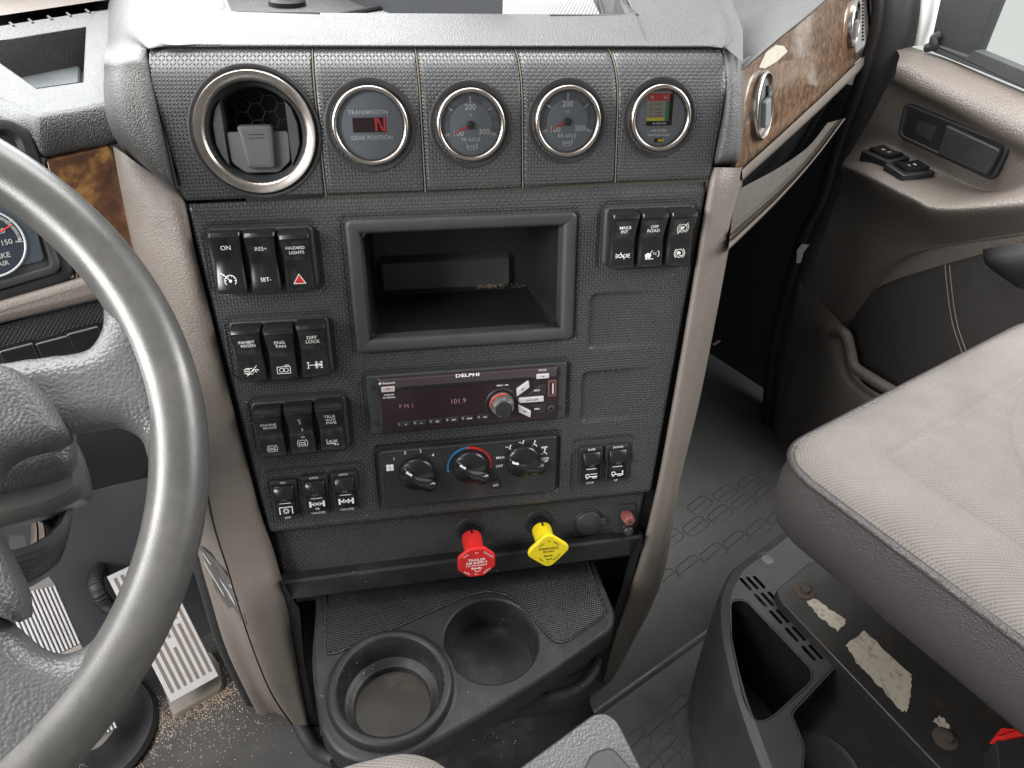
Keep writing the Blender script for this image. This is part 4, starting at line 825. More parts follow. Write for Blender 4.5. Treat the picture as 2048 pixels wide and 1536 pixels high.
m = MB(); x, y = rp(1102, 816); m.lathe([(.0034, .006), (.0034, .0075), (.0028, .0079), (.0018, .0079), (.0017, .006)], 20, c=(x, y)); part('audio_jack', m, K['bezel'], radio)
for u, v in ((1117, 747), (1118, 815), (747, 777), (753, 847)):
    m = MB(); x, y = rp(u, v, .005); m.lathe([(.0021, .0046), (.0021, .0052), (.0012, .0052), (.0010, .0040), (.0001, .0040)], 14, c=(x, y)); part('screw_hole', m, K['black'], radio)
kx, ky = rp(1003, 806, .006)
m = MB(); m.lathe([(.0150, .0062), (.0150, .0070), (.0142, .0076), (.0130, .0070)], 40, c=(kx, ky)); part('knob_well', m, K['black'], radio)
kb = MB(); R = []
for z, r in ((.0066, .0112), (.0150, .0102), (.0172, .0094), (.0180, .0080), (.0182, .0076)):
    R.append([(kx+(r-(.0012 if (q % 6) < 2 and z > .007 else 0))*math.cos(2*PI*q/48), ky+(r-(.0012 if (q % 6) < 2 and z > .007 else 0))*math.sin(2*PI*q/48), z) for q in range(48)])
kb.grid(R, cv=True); kp = part('volume_knob', kb, mat('knob_smoke', (.10, .095, .09), .25, .6, rvar=.05), radio, ang=40)
m = MB(); m.lathe([(.0077, .0182), (.0070, .0190), (.0001, .0193)], 36, c=(kx, ky)); obj('knob_cap', m, K['black'], kp)
k = Ink(lambda a, b: .0180); k.arc(kx, ky, .0110, 80, 175, .0009); m = MB(); m.tube([(kx+.0114*math.cos(math.radians(a)), ky+.0114*math.sin(math.radians(a)), .012) for a in range(75, 180, 6)], .0006, 6); obj('red_ring', m, K['inkred'], kp)
# ================================================================== climate control
cl = thing('climate_control', 'black heater control panel with three rotary knobs and a blue and red temperature arc', 'heater control', P.mat(.0027, -.078, 0))
def cp(u, v, h=.0055): p = P.l(u, v, h); return p.x-.0027, p.y+.078
m = MB(); m.slab(rr(.165, .0600, .003), [(0, -.006), (0, .0038), (.0006, .0046), (.0016, .0050), (.0026, .0046)]); part('control_plate', m, mat('matt_black_plate', (.022, .022, .023), .5, .4, dirt=.15, ds=8, speck=.15), cl)
k = Ink(lambda x, y: .0050)
for s, u, v in (('1', 788, 919), ('2', 810, 906), ('3', 841, 903), ('4', 866, 911)): x, y = cp(u, v); k.text(s, x, y, .0030, .015)
for s, u, v in (('MAX', 1001, 916), ('OFF', 999, 933)): x, y = cp(u, v); k.text(s, x, y, .0027, .015)
fx, fy = cp(780, 936)
for a in range(4): aa = math.radians(45+90*a); k.poly([(fx+.0024*math.cos(aa)+.0019*math.cos(q)*1.0, fy+.0024*math.sin(aa)+.0019*math.sin(q)) for q in np.linspace(0, 2*PI, 11)[:10]])
def seatman(u, v, ar):
    x, y = cp(u, v); k.disc(x+.0006, y+.0022, .0008, 8); k.line([(x+.0004, y+.001), (x-.0006, y-.0012), (x+.0014, y-.0016), (x+.0022, y-.0034)], .0008)
    if ar & 1: k.line([(x-.0040, y+.0012), (x-.0018, y+.0008)], .0006); k.poly([(x-.0012, y+.0007), (x-.0022, y+.0016), (x-.0024, y+.0001)])
    if ar & 2: k.line([(x-.0036, y-.0026), (x-.0016, y-.0026)], .0006)
    if ar & 4: k.line([(x-.003, y+.0046), (x+.003, y+.0046)], .0006); k.line([(x-.0024, y+.0036), (x+.0024, y+.0036)], .0005)
for a in ((1020, 896, 1), (1046, 887, 3), (1069, 887, 2), (1089, 903, 6)): seatman(*a)
x, y = cp(1090, 920); k.line([(x-.0034, y+.0020), (x+.0034, y+.0020), (x+.0022, y-.0020), (x-.0022, y-.0020)], .0006, closed=True); [k.line([(x+d, y-.0030), (x+d, y+.0012)], .0005) for d in (-.0012, 0, .0012)]
part('lettering', k, K['ink'], cl)
ax, ay = cp(939, 933, .005)
k = Ink(lambda x, y: .0049); k.arc(ax, ay, .0203, 88, 190, .0017, 30); part('blue_arc', k, K['inkblue'], cl)
k = Ink(lambda x, y: .0051); k.arc(ax, ay, .0203, -8, 92, .0017, 30); k.arc(ax, ay, .0192, 55, 95, .0010, 12); part('red_arc', k, K['inkred'], cl)
def knob(u, v, ang, nm):
    kx, ky = cp(u, v, .008); T = Matrix.Translation((kx, ky, .0050)) @ Matrix.Rotation(ang, 4, 'Z')
    m = MB(); m.lathe([(.0165, 0), (.0165, .0045), (.0158, .0058), (.0140, .0072), (.0001, .0082)], 44)
    o = obj(nm, m, K['gloss'], cl, T=T, ang=50)
    m = MB(); R = []
    for t in np.linspace(0, 1, 18):
        x = -.0150+.0365*t; w_ = .0030+.0040*sst((t-.25)/.6); z = .0085+.0050*math.sin(PI*min(1, .25+t*.62)); e = max(0, (t-.9)/.1); w_ *= math.sqrt(max(.05, 1-e*e)); 
        if t < .06: w_ *= .55; z -= .002
        b = 0 if x < .0155 else .003; y0 = -.0030*math.sin(PI*t)
        R.append([(x, y0-w_, b), (x, y0-w_*.95, b+(z-b)*.6), (x, y0-w_*.6, z-.0008), (x, y0, z), (x, y0+w_*.6, z-.0008), (x, y0+w_*.95, b+(z-b)*.6), (x, y0+w_, b)])
    m.grid(R, flip=True); m.add(R[-1], [list(range(7))]); m.add(R[0], [list(range(7))[::-1]]); obj('lever', m, K['gloss'], o, T=T, ang=50)
    m = MB(); m.box(-.0125, -.0065, -.0012, .0004, .0110, .0128); obj('pointer_mark', m, K['ink'], o, T=T)
knob(834, 948, math.radians(-42), 'fan_knob'); knob(940, 934, math.radians(-40), 'temperature_knob'); knob(1046, 922, math.radians(-24), 'mode_knob')
m = MB(); x, y = cp(991, 969, .006); m.lathe([(.0056, .0046), (.0056, .0052), (.0049, .0056), (.0047, .0050), (.0046, .0068), (.0040, .0072), (.0001, .0073)], 28, c=(x, y)); ab = part('ac_button', m, K['black'], cl)
k = Ink(lambda a, b: .0075); k.text('A/C', x, y, .0022, .02); obj('lettering', k, K['ink'], ab)
# ================================================================== valve knobs
HV = -.0135
def valve(u, v, uh, vh, col, nm, label, sides, R_, rot, lines, tc, wid):
    c = P.l(u, v, HV); t = thing('valve_knob', label, 'pull knob', P.mat(c.x, c.y, HV), 'push-pull brake knobs')
    # head height: where the stem axis meets the pixel of the head, tilted slightly down
    hh = .062; ax = Vector((0, -.10, 1)).normalized()
    best = min((abs(proj(P.at(c.x, c.y, HV)+(P.x*ax.x+P.y*ax.y+P.z*ax.z)*s_)[1]-vh), s_) for s_ in np.linspace(.02, .14, 241)); hh = best[1]
    hp = P.at(c.x, c.y, HV)+(P.x*ax.x+P.y*ax.y+P.z*ax.z)*hh; print(nm, 'len', hh, proj(hp))
    A = Matrix.Identity(4); z = ax; x_ = Vector((1, 0, 0)); y_ = z.cross(x_).normalized(); x_ = y_.cross(z)
    for i in range(3): A[i][0] = x_[i]; A[i][1] = y_[i]; A[i][2] = z[i]
    m = MB(); m.lathe([(.0150, -.002), (.0150, .0005), (.0135, .0015), (.0105, .0015), (.0100, -.002)], 32); part('collar', m, K['black'], t)
    m = MB(); m.lathe([(.0080, -.004), (.0080, .020)], 28, T=A); part('shaft', m, K['deep'], t)
    m = MB(); m.lathe([(.0098, .012), (.0098, .0135), (.0100, .0135), (.0094, hh*.62), (.0100, hh*.80), (.0128, hh-.006)], 32, T=A); m.lathe([(.0098, .012), (.0082, .012)], 32, T=A); st = part('stem', m, col, t, ang=50)
    m = MB(); m.box(-.0009, .0009, .0085, .0104, .0115, .0175, T=A); obj('stem_slot', m, K['deep'], st)
    pts = [(R_*math.cos(2*PI*q/sides+rot), R_*math.sin(2*PI*q/sides+rot)) for q in range(sides)]
    o = rpoly(pts, wid, 6); m = MB(); m.slab(o, [(.003, hh-.006), (.0006, hh-.0045), (0, hh-.003), (0, hh-.001), (.0006, hh-.0003), (.0014, hh)], T=A, back=True); hd = part('head', m, col, t, ang=40)
    k = Ink(lambda a, b: hh+.0002)
    for s, x, y, h, b, *r in lines: k.text(s, x, y, h, b, rot=(r[0] if r else 0), xs=(r[1] if len(r) > 1 else 1))
    k.arc(.001, lines[-1][2]-.0018 if False else -.0078, .0030, 200, 330, .0009, 8)
    k.v = [tuple(A @ Vector(p)) for p in k.v]; obj('lettering', k, tc, hd); return t
valve(940, 1059, 952, 1126, K['red'], 'red', 'red octagonal pull knob marked TRAILER AIR SUPPLY', 8, .0192, PI/8, [('TRAILER', 0, .0040, .0028, .03, 0, 1.1), ('AIR SUPPLY', 0, .0003, .0028, .03, 0, 1.02), ('NOT FOR PARKING', 0, -.0030, .0016, .03), ('PULL', -.0100, .0105, .0019, .02, .65), ('TO', 0, .0125, .0017, .02), ('EVACUATE', .0112, .0092, .0017, .02, -.75), ('PUSH', -.0095, -.0115, .0019, .02, -.6), ('TO', -.0008, -.0142, .0017, .02), ('SUPPLY', .0098, -.0112, .0019, .02, .65), ('Bendix', 0, -.0064, .0026, .04)], K['ink'], .0022)
valve(1078, 1044, 1096, 1103, K['yellow'], 'yellow', 'yellow diamond-shaped pull knob marked PARKING BRAKE', 4, .0232, .06, [('PARKING', 0, .0035, .0030, .015, 0, 1.1), ('BRAKE', 0, -.0003, .0024, .01, 0, 1.1), ('PULL', -.0072, .0090, .0020, .01, .8), ('TO', .0, .0128, .0018, .01), ('APPLY', .0072, .0088, .0020, .01, -.8), ('PUSH', -.0072, -.0098, .0019, .01, -.8), ('TO', 0, -.0140, .0018, .01), ('RELEASE', .0082, -.0088, .0018, .01, .8), ('Bendix', 0, -.0056, .0022, .04)], K['inkblk'], .0085)
c = P.l(1177, 1046, HV+.003); t = thing('power_socket', 'round black socket cover right of the yellow knob', 'socket', P.mat(c.x, c.y, HV))
m = MB(); m.lathe([(.0158, -.002), (.0158, .002), (.0150, .003), (.0142, .0026), (.0140, .0045), (.0130, .0056), (.0001, .0062)], 44); m.slab(rr(.008, .008, .002, .015, .001), [(0, .002), (0, .0048), (.0008, .0054)]); part('cap', m, K['bezel'], t, ang=50)
k = Ink(lambda a, b: .0064); k.arc(0, 0, .0090, 40, 70, .0005, 5); k.arc(0, 0, .009, 100, 140, .0005, 5); k.arc(0, 0, .009, 210, 260, .0005, 5); part('moulded_marks', k, mat('moulded', (.06, .06, .062), .4), t)
c = P.l(1249, 1035, HV); t = thing('terminal_posts', 'small black plate with a faded red post above a black post', 'terminal plate', P.mat(c.x, c.y, HV))
m = MB(); m.slab(rr(.0205, .0345, .001), [(0, -.002), (0, .0024), (.0006, .003)]); part('plate', m, K['bezel'], t)
for y, mt, nm, s in ((.006, K['pinkpost'], 'red_post', 1.15), (-.0075, K['black'], 'black_post', 1.0)):
    m = MB(); 
    m.lathe([(.0052*s, .003), (.0052*s, .006), (.0060*s, .0062), (.0062*s, .010)], 6, c=(0, y)); m.lathe([(.0062*s, .010), (.0057*s, .011), (.0054*s, .015), (.0040*s, .0165), (.0022, .0165), (.002, .015), (.0001, .015)], 6 if y > 0 else 20, c=(0, y)); q = part(nm, m, mt, t, ang=25)
    m = MB(); m.lathe([(.0021, .015), (.0019, .0172), (.0010, .0174), (.0009, .015)], 14, c=(0, y)); obj('brass_tip', m, mat('dull_brass', (.35, .28, .15), .4, metal=1), q)
# ================================================================== cup holder tray
ZT = .36
tray = thing('cup_holder_tray', 'black plastic tray with two round cup holders sticking out under the centre stack', 'cup holder', Matrix.Translation(ZP(880, 1300, ZT)))
tz = TM[tray.name].translation
def tp(u, v): p = ZP(u, v, ZT)-tz; return (p.x, p.y)
outl = rpoly([tp(600, 1080), tp(1182, 1080), tp(1200, 1150), tp(1232, 1225), tp(1226, 1258), tp(1068, 1368), tp(915, 1462), tp(800, 1522), tp(725, 1528), tp(672, 1508), tp(640, 1460), tp(622, 1330), tp(632, 1200)], [.003, .003, .02, .01, .012, .02, .02, .03, .03, .02, .03, .02, .01], 5)
c2 = tp(983, 1279); c1_ = tp(782, 1379); r2 = .0455; r1 = .047; r1o = .0565
def sheet_with_holes(out, holes, z, bm_out):
    import bmesh
    b = bmesh.new()
    def ringv(ps): 
        vs_ = [b.verts.new((x, y, z)) for x, y in ps]; return [b.edges.new((vs_[i], vs_[(i+1) % len(vs_)])) for i in range(len(vs_))]
    es = ringv(out)
    for h in holes: es += ringv(h)
    bmesh.ops.triangle_fill(b, use_beauty=True, use_dissolve=False, edges=es, normal=(0, 0, 1))
    b.verts.index_update(); bm_out.add([tuple(v.co) for v in b.verts], [[v.index for v in f.verts] for f in b.faces]); b.free()
def circ(c, r, n=56): return [(c[0]+r*math.cos(2*PI*k/n), c[1]+r*math.sin(2*PI*k/n)) for k in range(n)]
def inset_poly(o, d):
    m = MB(); m.slab(o, [(d, 0)], front=False); return [(p[0], p[1]) for p in m.v]
m = MB(); sheet_with_holes(inset_poly(outl, .004), [circ(c2, r2+.002), circ(c1_, r1o+.004)], 0, m)
m.slab(outl, [(0, -.030), (0, -.004), (.001, -.0012), (.004, 0)], front=False)
m.lathe([(r2+.002, 0), (r2+.0006, -.0008), (r2, -.003), (r2-.001, -.02), (r2-.0025, -.042)], 56, c=c2)
m.lathe([(r1o+.004, 0), (r1o+.001, .001), (r1o, .004), (r1o-.0006, .008), (r1o-.003, .0105), (r1+.002, .0105), (r1, .0085), (r1-.002, -.008), (r1-.004, -.0175), (r1-.008, -.0195), (r1-.0095, -.0215), (r1-.0115, -.0225), (r1-.0125, -.030)], 64, c=c1_)
part('tray_body', m, K['blackdirty'], tray, ang=50)
m = MB(); m.lathe([(r2-.002, -.0415), (.00001, -.0410)], 48, c=c2); part('cup_floor', m, mat('stained_cup_floor', (.016, .016, .017), .35, .5, dirt=.55, dcol=(.13, .125, .12), ds=14), tray)
m = MB(); m.lathe([(r1-.012, -.0295), (.00001, -.0290)], 48, c=c1_); part('cup_floor', m, mat('stained_cup_floor_brown', (.022, .018, .015), .5, .4, dirt=.55, dcol=(.15, .11, .08), ds=14), tray)
arc = [tp(910, 1201), tp(945, 1188), tp(985, 1183), tp(1025, 1196), tp(1050, 1220)]
mo = rpoly([tp(650, 1150), tp(656, 1203), tp(652, 1300), tp(668, 1307)]+arc+[tp(1106, 1278), tp(1130, 1284), tp(1212, 1226), tp(1180, 1147), tp(1160, 1080), tp(700, 1080)], .012, 4)
# clean, hand-ordered mat outline
mo = rpoly([tp(655, 1130), tp(653, 1306)]+[tuple(p)[:2] for p in cr([(*a, 0) for a in [tp(668, 1307), tp(790, 1255)]+arc+[tp(1100, 1272)]], 5)]+[tp(1112, 1284), tp(1134, 1282), tp(1212, 1228), tp(1182, 1150), tp(1160, 1080), tp(700, 1080)], .006, 3)
m = MB(); m.slab(mo, [(-.002, .0002), (-.002, .0016), (-.0008, .0022), (0, .0010), (.001, .0008)]); part('ribbed_mat', m, K['matr'], tray, ang=50)
# lower pocket beneath the tray
lp = thing('lower_pocket', 'shallow black open pocket with ribbed mat below the cup holder tray', 'storage pocket', Matrix.Translation(ZP(1100, 1380, .25)))
ZL = .25
lip = [(1206, 1322), (1196, 1352), (1160, 1385), (1100, 1402), (1039, 1411), (900, 1440), (760, 1475), (660, 1500)]
L1 = cr([ZP(u, v, ZL) for u, v in lip], 6); m = MB()
off = lambda p, a, z: p+Vector((-.0, 1, 0))*a+Vector((0, 0, z))
m.grid([[off(p, .016, -.035) for p in L1], [off(p, .014, -.003) for p in L1], [off(p, .011, 0) for p in L1], [off(p, .002, 0) for p in L1], [off(p, 0, -.003) for p in L1], [off(p, .002, -.030) for p in L1], [off(p, .010, -.038) for p in L1], [off(p, .014, -.050) for p in L1], [off(p, .011, -.056) for p in L1], [off(p, .006, -.10) for p in L1], [off(p, -.004, -.11) for p in L1], [off(p, -.002, -.118) for p in L1], [off(p, .02, -.25) for p in L1]])
part('pocket_wall', m, K['blackdirty'], lp, world=True, ang=60)
m = MB(); q = [ZP(u, v, ZL-.03) for u, v in ((1195, 1300), (1165, 1340), (1040, 1385), (760, 1440), (640, 1470), (640, 1200), (1180, 1200))]; m.slab([(p.x, p.y) for p in q], [(0, ZL-.032), (0, ZL-.030)]); part('ribbed_mat', m, K['matr'], lp, world=True)
# ================================================================== passenger wing of the dashboard
HD = math.radians(24); Wd = Vector((math.cos(HD), math.sin(HD), 0)); Wn = Vector((math.sin(HD), -math.cos(HD), .22))
w0 = P.w(1480, 330, -.055); W = Frame(w0, Wd, Wn)
wing = thing('passenger_dash', 'passenger side of the dashboard with glossy burl wood panel and grey top', 'dashboard', Matrix.Translation(W.w(1600, 200)))
m = MB(); wp = [(1470, 165), (1482, 143), (1560, 78), (1620, 28), (1690, -30), (1800, -110), (1800, 30), (1750, 88), (1640, 195), (1560, 268), (1500, 322), (1470, 352)]
m.slab([tuple(W.l(u, v)[:2]) for u, v in wp], [(0, -.004), (0, 0), (.001, .001)]); o = obj('wood_panel', m, K['wood']); o.parent = wing; o.matrix_local = TM[wing.name].inverted() @ W.mat()
cn = W.l(1478, 340)
# worn patch of the wood finish near the top
m = MB(); pt = [(1518, 135), (1532, 105), (1552, 90), (1568, 92), (1575, 103), (1555, 122), (1530, 137)]; m.slab([tuple(W.l(u, v, .0016)[:2]) for u, v in pt], [(0, .0012), (0, .0016)]); o = obj('worn_patch', m, mat('peeled_cream', (.5, .47, .4), .35, dirt=.4, dcol=(.35, .2, .08), ds=60)); o.parent = wing; o.matrix_local = TM[wing.name].inverted() @ W.mat()
m = MB()
m.grid(loft([[W.w(1466, 128, -.004), W.w(1482, 141, .004), W.w(1483, 136, .006), W.w(1478, 108, -.03), W.w(1460, 30, -.16), W.w(1440, -40, -.3)], [W.w(1540, 90, -.004), W.w(1558, 78, .004), W.w(1558, 72, .006), W.w(1545, 48, -.03), W.w(1515, -10, -.16), W.w(1500, -70, -.3)], [W.w(1600, 40, -.004), W.w(1620, 28, .004), W.w(1620, 22, .006), W.w(1604, 0, -.03), W.w(1560, -60, -.16), W.w(1550, -100, -.3)], [W.w(1680, -30, -.004), W.w(1700, -42, .004), W.w(1700, -48, .006), W.w(1680, -70, -.03), W.w(1650, -110, -.16), W.w(1640, -150, -.3)]], 5, 4), flip=False)
part('top_pad', m, K['cowl'], wing, world=True, ang=60)
# lower edge trim of the wood, pale taupe
m = MB(); ed = [(1484, 347), (1500, 332), (1560, 278), (1640, 204), (1700, 146), (1752, 96), (1790, 60)]
m.grid([[W.w(u, v-8, .002) for u, v in ed], [W.w(u, v-6, .010) for u, v in ed], [W.w(u+1, v+9, .011) for u, v in ed], [W.w(u+2, v+13, .005) for u, v in ed], [W.w(u+2, v+14, -.05) for u, v in ed]], flip=True); part('edge_trim', m, K['taupe'], wing, world=True, ang=60)
m = MB(); m.grid([[W.w(1745, 95, .004), W.w(1800, 60, .004)], [W.w(1735, -60, .004), W.w(1800, -100, .004)]]); m.grid([[W.w(1752, -40, .01), W.w(1754, 90, .01)], [W.w(1752, -40, -.3), W.w(1754, 90, -.3)]]); part('dash_end', m, K['rubber'], wing, world=True)
# end grille strip
m = MB(); 
for i in range(14): a = W.l(1727+1.2*(i % 2)*0, -12+i*7, .002); m.box(a.x-.0035, a.x+.0035, a.y-.0012, a.y+.0012, .001, .0024)
o = obj('end_grille', m, K['deep']); o.parent = wing; o.matrix_local = TM[wing.name].inverted() @ W.mat()
def wvent(u, v, r, label):
    c = W.l(u, v); t = thing('air_vent', label, 'air vent', W.mat(c.x, c.y, .001), 'round air vents')
    m = MB(); m.lathe([(r, -.001), (r, .004), (r*.97, .0058), (r*.92, .0064), (r*.87, .0045), (r*.85, .001)], 48); part('bezel_ring', m, K['chrome'], t, ang=60)
    m = MB(); m.lathe([(r*.86, .001), (r*.80, .003), (r*.72, .002), (.0001, .0018)], 44); part('vent_disc', m, mat('vent_grey', (.13, .14, .145), .4, .5), t)
    m = MB(); m.slab(rr(r*.62, r*.78, r*.08, 0, -r*.20), [(0, .002), (0, .007), (.001, .0085), (.002, .0088)]); part('flap_handle', m, mat('vent_handle', (.16, .17, .175), .38, .5), t)
    m = MB(); 
    for sx in (-1, 1): m.box(sx*r*.50-.003, sx*r*.50+.003, -r*.55, r*.50, .002, .0048)
    part('hinge_bar', m, K['bezel'], t); m = MB(); m.box(-r*.5, r*.5, r*.16, r*.22, .0035, .0050); part('gap_line', m, K['deep'], t)
wvent(1517, 213, .0315, 'round closed air vent at the near end of the wood panel'); wvent(1702, 50, .0315, 'round closed air vent at the far end of the wood panel')
# glove compartment door hanging open under the wood
G = Frame(W.at(0, -.10, .012), Wd, (math.sin(HD), -math.cos(HD), .30))
gd = thing('glove_box_door', 'open taupe glove box lid with ribbed edge below the wood panel', 'glove box', Matrix.Translation(G.w(1560, 400)))
inn_ = [(1470, 386), (1490, 372), (1560, 334), (1618, 292), (1655, 246)]; out_ = [(1457, 500), (1484, 474), (1560, 398), (1630, 318), (1692, 236)]
rows = []
for f, h in ((0, 0), (.62, .0), (.70, .006), (.74, .001), (.80, .007), (.84, .002), (.90, .010), (.97, .010), (1.0, .004), (1.0, -.012)):
    rows.append([G.w(a[0]+(b[0]-a[0])*f, a[1]+(b[1]-a[1])*f, h) for a, b in zip(inn_, out_)])
m = MB(); m.grid(loft(rows[1:], 1, 6)); part('lid', m, K['taupe'], gd, world=True, ang=40)
m = MB(); m.grid(loft(rows[:2], 1, 6)); part('lid_upper', m, mat('dark_taupe', (.075, .065, .056), .5, grain=.0003, gs=900, gk='noise'), gd, world=True, ang=40)  # upper rows of the lid, coloured darker than the rest
m = MB(); m.grid([[W.w(1490, 350, -.04), W.w(1760, 90, -.04)], [W.w(1440, 520, -.28), W.w(1720, 230, -.28)]]); part('compartment_back', m, K['deep'], gd, world=True)
m = MB(); wa, wb, wc, wd_ = W.at(.01, .03, -.03), W.at(.75, .03, -.03), W.at(.75, .03, -1.2), W.at(.01, .03, -1.2); m.grid([[wa, wb], [wd_, wc]]); part('wing_light_block', m, K['black'], wing, world=True)  # added sheet behind the wood, shades the passenger footwell from above
# ================================================================== passenger footwell pieces
m = MB()
for u, v in ((1530, 528), (1494, 630)):
    pp = ray(u, v); f_ = Frame((0, 1.08, .4), (1, 0, 0), (0, -1, .1)); q = f_.l(u, v, .004); m.lathe([(.013, 0), (.013, .004), (.010, .006), (.008, .003), (.0001, .003)], 20, T=f_.mat(q.x, q.y, .004))
F2 = Frame((0, 1.08, .4), (1, 0, 0), (0, -1, .1))
fp = thing('kick_panel', 'dark carpeted panel with round clips deep in the passenger footwell', 'kick panel', Matrix.Translation(F2.w(1520, 560)))
part('trim_clip', m, K['rubber'], fp, world=True)
m = MB(); m.grid([[F2.w(1400, 300, 0), F2.w(1760, 100, 0)], [F2.w(1390, 500, 0), F2.w(1650, 450, .01)], [F2.w(1390, 700, 0), F2.w(1570, 720, 0)]]); part('carpet', m, K['dark'], fp, world=True)
wr = thing('torn_tag', 'small torn white tag stuck to the dark door seal', 'tag', Matrix.Translation(D.w(1600, 508, .04))); m = MB(); m.slab([tuple(D.l(u, v, .04)[:2]) for u, v in ((1594, 500), (1604, 488), (1618, 490), (1606, 505), (1600, 526), (1592, 526), (1594, 512))], [(0, .038), (0, .040)]); o = obj('tag_paper', m, K['white']); o.parent = wr; o.matrix_local = TM[wr.name].inverted() @ D.mat()
m = MB(); m.tube([ZP(1425, 690, .05), ZP(1456, 672, .05), ZP(1515, 720, .03)], [.004, .006, .003], 6, flat=.5); part('rusty_bracket', m, mat('brown_bracket', (.16, .11, .07), .8), fp, world=True)
# ================================================================== door
door = thing('passenger_door', 'taupe moulded passenger door with pull recess and armrest ledge', 'door', Matrix.Translation((1.15, .3, .3)))
dr = [
 [(1780, 86, -.02), (1830, 96, -.02), (1900, 120, -.02), (1975, 152, -.02), (2070, 192, -.02)],
 [(1798, 108, .010), (1830, 112, .010), (1900, 142, .010), (1975, 176, .010), (2070, 218, .010)],
 [(1795, 128, .038), (1832, 140, .040), (1900, 175, .040), (1975, 212, .040), (2070, 258, .040)],
 [(1788, 158, .040), (1825, 176, .045), (1900, 212, .045), (1975, 252, .045), (2070, 300, .045)],
 [(1775, 172, .020), (1815, 195, .016), (1900, 240, .016), (1975, 285, .018), (2070, 330, .022)],
 [(1740, 240, .010), (1790, 258, .010), (1885, 318, .010), (1985, 372, .012), (2070, 345, .030)],
 [(1705, 298, .010), (1770, 300, .014), (1870, 350, .016), (1960, 385, .022), (2070, 368, .04)],
 [(1688, 322, .045), (1750, 345, .085), (1830, 383, .095), (1890, 405, .095), (2070, 395, .060)],
 [(1684, 338, .055), (1745, 370, .095), (1822, 408, .105), (1885, 428, .105), (2070, 415, .062)],
 [(1680, 380, .030), (1740, 415, .045), (1820, 450, .050), (1890, 468, .045), (2070, 445, .040)],
 [(1662, 430, .014), (1715, 460, .015), (1800, 495, .015), (1890, 490, .020), (2070, 462, .028)],
 [(1625, 540, .010), (1672, 560, .012), (1740, 560, .020), (1850, 505, .030), (2070, 470, .034)],
 [(1600, 620, .008), (1645, 630, .012), (1702, 640, .026), (1765, 570, .030), (2070, 478, .034)],
]
m = MB(); m.grid(loft([[D.w(*a) for a in r] for r in dr], 6, 6), flip=True); part('door_card', m, K['door'], door, world=True, ang=180); DBV = BVHTree.FromPolygons([tuple(v) for v in m.v], m.f)
def onDoor(u, v): return DBV.ray_cast(CAM, ray(u, v).normalized())[0]
dl = [[(1600, 560, .012), (1640, 600, .012), (1690, 655, .028), (1698, 665, .030), (1704, 690, .012)], [(1585, 640, .010), (1620, 660, .03), (1655, 665, .055), (1690, 690, .055), (1702, 720, .030)], [(1570, 720, .010), (1600, 720, .035), (1650, 700, .065), (1690, 745, .065), (1712, 740, .045)], [(1555, 800, .010), (1590, 800, .035), (1650, 800, .065), (1720, 790, .070), (1730, 770, .050)], [(1540, 900, .010), (1570, 900, .035), (1680, 900, .065), (1800, 850, .070), (1800, 810, .050)]]
m = MB(); m.grid([[D.w(1700, 300, .002), D.w(1690, 400, .002), D.w(1650, 560, .002)], [D.w(1720, 320, .006), D.w(1700, 400, .006), D.w(1690, 560, .006)]]); part('door_base', m, K['door'], door, world=True)
m = MB(); m.grid([[D.w(1600, 560, .006), D.w(1720, 560, .006), D.w(1800, 560, .004)], [D.w(1530, 960, .006), D.w(1700, 960, .006), D.w(1800, 960, .004)]], flip=True); part('door_base', m, K['door'], door, world=True)
m = MB(); m.grid(loft([[D.w(*a) for a in r] for r in dl], 5, 5), flip=True); part('door_pocket', m, K['door'], door, world=True, ang=180)
m = MB(); m.tube(cr([D.w(*a) for a in ((1668, 662, .055), (1690, 668, .062), (1700, 700, .062), (1708, 732, .064), (1735, 752, .066), (1790, 785, .068), (1850, 815, .07))], 5), .010, 10); part('pocket_rim', m, K['door'], door, world=True, ang=180)
m = MB(); m.grid(loft([[D.w(1690, 662, .008), D.w(1705, 640, .014), D.w(1765, 572, .022), D.w(1880, 512, .026), D.w(2080, 480, .028)], [D.w(1700, 740, .004), D.w(1730, 720, .012), D.w(1800, 680, .020), D.w(1900, 650, .022), D.w(2080, 600, .024)], [D.w(1720, 860, .0), D.w(1760, 840, .010), D.w(1830, 800, .014), D.w(1930, 780, .016), D.w(2080, 740, .018)]], 5, 5), flip=True); part('padded_insert', m, K['vinyl'], door, world=True, ang=180)
for du in (0, 9):
    m = MB(); m.tube(cr([D.w(1890+du, 530, .0275), D.w(1896+du, 590, .0265), D.w(1906+du, 650, .0255), D.w(1924+du, 705, .0245)], 6), .0008, 5); part('stitching', m, K['stitch'], door, world=True)
m = MB(); m.grid(loft([[D.w(1968, 520, .03), D.w(1966, 505, .055), D.w(1975, 497, .07), D.w(2070, 482, .07)], [D.w(1972, 530, .03), D.w(1970, 520, .07), D.w(1985, 520, .085), D.w(2070, 510, .085)], [D.w(1990, 545, .03), D.w(1998, 545, .075), D.w(2012, 545, .085), D.w(2070, 545, .085)], [D.w(2030, 572, .025), D.w(2035, 575, .06), D.w(2045, 578, .07), D.w(2070, 590, .07)]], 5, 4), flip=True); part('door_armrest', m, K['black'], door, world=True, ang=180)
